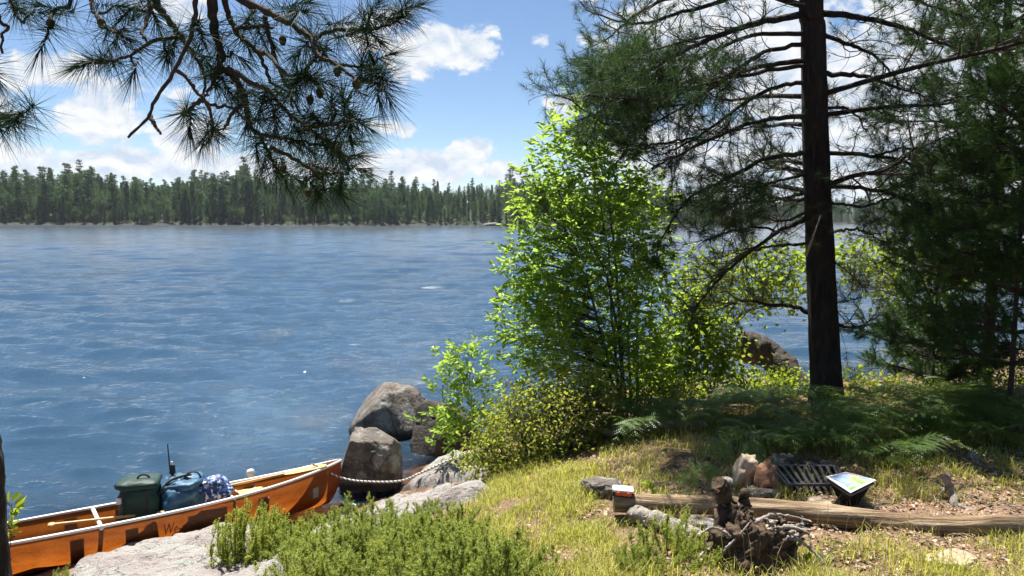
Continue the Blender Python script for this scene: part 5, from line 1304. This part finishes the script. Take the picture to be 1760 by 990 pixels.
M['straw_blade'] = leaf_mat('dry_grass_blades', [(.30, .24, .10), (.45, .36, .17), (.22, .22, .07)], (.35, .30, .10), .35, .6)
def d_stalk(x, y, z, px, py):
    return np.where((px > 830) & (py > 840), .5, 0) * np.clip(.5 + .5 * vnoise(x, y, .8, 41), 0, 1)
blades(5200, -.6, 4.0, 3.0, 7.0, d_stalk, .24, .0028, M['straw_blade'], 'dry_grass', 'thin dry grass stalks scattered over the bank', .5)
def flakes(n, X0, X1, Y0, Y1, dens, sz, mat, name, label):
    x = X0 + (X1 - X0) * grs.rand(n); y = Y0 + (Y1 - Y0) * grs.rand(n); z = gz(x, y) + .02 * vnoise(x, y, .9, 3); px, py = proj(np.c_[x, y, z])
    k = grs.rand(n) < dens(x, y, px, py); x, y, z = x[k], y[k], z[k]; n = len(x)
    a = grs.rand(n) * 2 * PI
    d = nrm(np.c_[np.cos(a), np.sin(a), .25 * grs.randn(n)])
    ac = Acc(); leafquads(ac, np.c_[x, y, z + .008 + .01 * grs.rand(n)], d, sz * (.5 + grs.rand(n)), sz * .5 * (.5 + grs.rand(n)), 0, grs, .8, .15)
    o_ = ac.build(name, mat); o_['kind'] = 'stuff'; o_['label'] = label; o_['category'] = 'leaf litter'
flakes(26000, -.5, 4.6, 2.8, 8.2, lambda x, y, px, py: np.where((px > 900) & (py > 780), np.clip(.45 + .5 * vnoise(x, y, .7, 51) + .3 * (px > 1330), 0, 1), 0), .034, M['straw'], 'leaf_litter', 'brown leaf and needle litter on the campsite ground')
def twig_litter():
    ac = Acc()
    for _ in range(420):
        x, y = 1.0 + 3.4 * grs.rand(), 4.0 + 2.6 * grs.rand(); z = gz1(x, y) + .015
        a = grs.rand() * 7; l_ = .05 + .16 * grs.rand(); d = np.array([math.cos(a), math.sin(a), .1 * grs.randn()])
        tube(ac, catmull([(x, y, z), np.array([x, y, z]) + d * l_ * .5 + grs.randn(3) * .01, np.array([x, y, z]) + d * l_], 4), [.004, .0035, .003, .002], 4)
    o_ = ac.build('twig_litter', M['grey_wood']); o_['kind'] = 'stuff'; o_['label'] = 'fallen twigs scattered around the fire pit'; o_['category'] = 'twigs'
twig_litter()

# ------------------------------------------------------------------ sky, clouds and sun
SUN_AZ, SUN_EL = R(-20), R(65)            # azimuth measured from +Y toward +X
wd = bpy.data.worlds.new('World'); S.world = wd; wd.use_nodes = True
t = wd.node_tree; N, L = t.nodes, t.links; N.clear()
sky = N.new('ShaderNodeTexSky'); sky.sky_type = 'NISHITA'; sky.sun_disc = False
sky.sun_elevation = SUN_EL; sky.sun_rotation = SUN_AZ; sky.altitude = 400; sky.air_density = 0.85; sky.dust_density = .1; sky.ozone_density = 4.0
tc = N.new('ShaderNodeTexCoord'); sp = N.new('ShaderNodeSeparateXYZ'); L.new(tc.outputs['Generated'], sp.inputs[0])
az_n = math_n(N, L, 'ARCTAN2', sp.outputs[0], sp.outputs[1]); el_n = math_n(N, L, 'ARCSINE', sp.outputs[2])
cb = N.new('ShaderNodeCombineXYZ'); L.new(az_n, cb.inputs[0]); L.new(el_n, cb.inputs[1])
UV = cb.outputs[0]
CL = [(780, 80, 90, 55, 1), (700, 95, 90, 60, .95), (640, 60, 90, 70, .8), (845, 95, 40, 14, .6), (680, 220, 60, 22, .9), (805, 262, 60, 32, 1.), (720, 288, 150, 42, 1.15), (860, 295, 90, 24, 1.05),
      (165, 212, 80, 54, 1.25), (95, 125, 120, 42, .85), (190, 150, 120, 30, .75), (320, 235, 90, 56, .9), (250, 283, 360, 34, 1.1), (420, 290, 220, 36, 1.0), (30, 282, 140, 36, 1.0),
      (930, 70, 24, 14, .62), (1015, 70, 50, 20, .58), (970, 180, 60, 34, .75), (300, 10, 90, 35, .75), (1000, -5, 60, 14, .7),
      (1260, 60, 260, 110, 1.2), (1230, 270, 260, 110, 1.05), (1480, 200, 280, 230, 1.15), (1680, 120, 280, 280, 1.1), (1500, 380, 400, 70, .9), (1330, 150, 160, 120, .95),
      (-300, 150, 260, 90, .9), (-500, -100, 260, 120, .8), (500, -420, 260, 130, .75), (1900, -300, 400, 200, .8), (2200, 200, 300, 200, .9)]
tot = None
for cx_, cy_, rx, ry, wgt in CL:
    d = nrm(ray(cx_, cy_)); a0 = math.atan2(d[0], d[1]); e0 = math.asin(d[2])
    s1 = N.new('ShaderNodeVectorMath'); s1.operation = 'SUBTRACT'; L.new(UV, s1.inputs[0]); s1.inputs[1].default_value = (a0, e0, 0)
    s2 = N.new('ShaderNodeVectorMath'); s2.operation = 'MULTIPLY'; L.new(s1.outputs[0], s2.inputs[0]); s2.inputs[1].default_value = (F / rx / 1.15, F / ry / 1.15, 0)
    s3 = N.new('ShaderNodeVectorMath'); s3.operation = 'LENGTH'; L.new(s2.outputs[0], s3.inputs[0])
    v = math_n(N, L, 'MULTIPLY', math_n(N, L, 'SUBTRACT', 1.0, s3.outputs['Value']), wgt)
    tot = v if tot is None else math_n(N, L, 'MAXIMUM', tot, v)
tot = math_n(N, L, 'MAXIMUM', tot, -.25)
def cloud_noise(offset, sc, det, ro, dist=0.0):
    mp = N.new('ShaderNodeMapping'); mp.inputs['Location'].default_value = offset; mp.inputs['Scale'].default_value = (1, 1.35, 1); L.new(UV, mp.inputs[0])
    nz = N.new('ShaderNodeTexNoise'); nz.inputs['Scale'].default_value = sc; nz.inputs['Detail'].default_value = det; nz.inputs['Roughness'].default_value = ro; nz.inputs['Distortion'].default_value = dist
    L.new(mp.outputs[0], nz.inputs[0]); return nz.outputs[0]
nA = cloud_noise((0, 0, 0), 22, 10, .62, .3); nB = cloud_noise((-.004, -.014, 0), 22, 5, .55, .3); nC = cloud_noise((3, 1, 0), 9, 5, .55)
den = math_n(N, L, 'ADD', tot, math_n(N, L, 'MULTIPLY', math_n(N, L, 'SUBTRACT', nA, .5), 1.75))
den = math_n(N, L, 'ADD', den, math_n(N, L, 'MULTIPLY', math_n(N, L, 'SUBTRACT', nC, .5), .5))
mr = N.new('ShaderNodeMapRange'); mr.interpolation_type = 'SMOOTHSTEP'; mr.inputs[1].default_value = .26; mr.inputs[2].default_value = .56; L.new(den, mr.inputs[0])
lit = math_n(N, L, 'MULTIPLY_ADD', math_n(N, L, 'SUBTRACT', nA, nB), 2.2, .55)
shade = N.new('ShaderNodeMapRange'); shade.inputs[1].default_value = .25; shade.inputs[2].default_value = .80; L.new(lit, shade.inputs[0])
ccol = N.new('ShaderNodeMix'); ccol.data_type = 'RGBA'; L.new(shade.outputs[0], ccol.inputs[0]); ccol.inputs[6].default_value = (4.9, 5.7, 6.9, 1); ccol.inputs[7].default_value = (7.7, 7.8, 7.9, 1)
mix = N.new('ShaderNodeMix'); mix.data_type = 'RGBA'; L.new(mr.outputs[0], mix.inputs[0]); L.new(sky.outputs[0], mix.inputs[6]); L.new(ccol.outputs[2], mix.inputs[7])
bg = N.new('ShaderNodeBackground'); bg.inputs[1].default_value = .052; L.new(mix.outputs[2], bg.inputs[0])
o = N.new('ShaderNodeOutputWorld'); L.new(bg.outputs[0], o.inputs[0])
sl_ = bpy.data.lights.new('sun', 'SUN'); sl_.energy = 5.0; sl_.angle = R(.53); sl_.color = (1, .95, .87)
so = bpy.data.objects.new('sun', sl_); COL.objects.link(so)
sd_v = Vector((math.sin(SUN_AZ) * math.cos(SUN_EL), math.cos(SUN_AZ) * math.cos(SUN_EL), math.sin(SUN_EL)))
so.rotation_euler = sd_v.to_track_quat('Z', 'Y').to_euler(); so.location = (4, 10, 30)

hz = bpy.data.materials.new('lake_haze'); t, N, L = nt(hz)
pv = N.new('ShaderNodeVolumePrincipled'); pv.inputs['Color'].default_value = (.80, .90, 1, 1); pv.inputs['Density'].default_value = .00011; pv.inputs['Anisotropy'].default_value = .2
o = N.new('ShaderNodeOutputMaterial'); L.new(pv.outputs[0], o.inputs['Volume'])
q = np.array([(x, y, z) for z in (-9., 60.) for x, y in ((-1700, -420), (1700, -420), (1700, 1700), (-1700, 1700))])
ho = Acc().add(q, [[3, 2, 1, 0], [4, 5, 6, 7], [0, 1, 5, 4], [1, 2, 6, 5], [2, 3, 7, 6], [3, 0, 4, 7]], 0, False).build('haze', hz); ho['kind'] = 'stuff'
ho['label'] = 'thin bluish haze over the lake'; ho['category'] = 'haze'

# ------------------------------------------------------------------ render settings
S.view_settings.view_transform = 'Standard'; S.view_settings.look = 'None'; S.view_settings.gamma = 1; S.view_settings.exposure = 1.3
S.cycles.max_bounces = 6; S.cycles.diffuse_bounces = 3; S.cycles.glossy_bounces = 2; S.cycles.transmission_bounces = 4; S.cycles.transparent_max_bounces = 8
S.cycles.use_adaptive_sampling = True; S.cycles.adaptive_threshold = .02
S.cycles.use_denoising = True
S.cycles.caustics_reflective = False; S.cycles.caustics_refractive = False
print('tufts', n1_, n2_, n3_, n4_, 'ferns', len(pts_f), 'far trees', count, len(chosen))
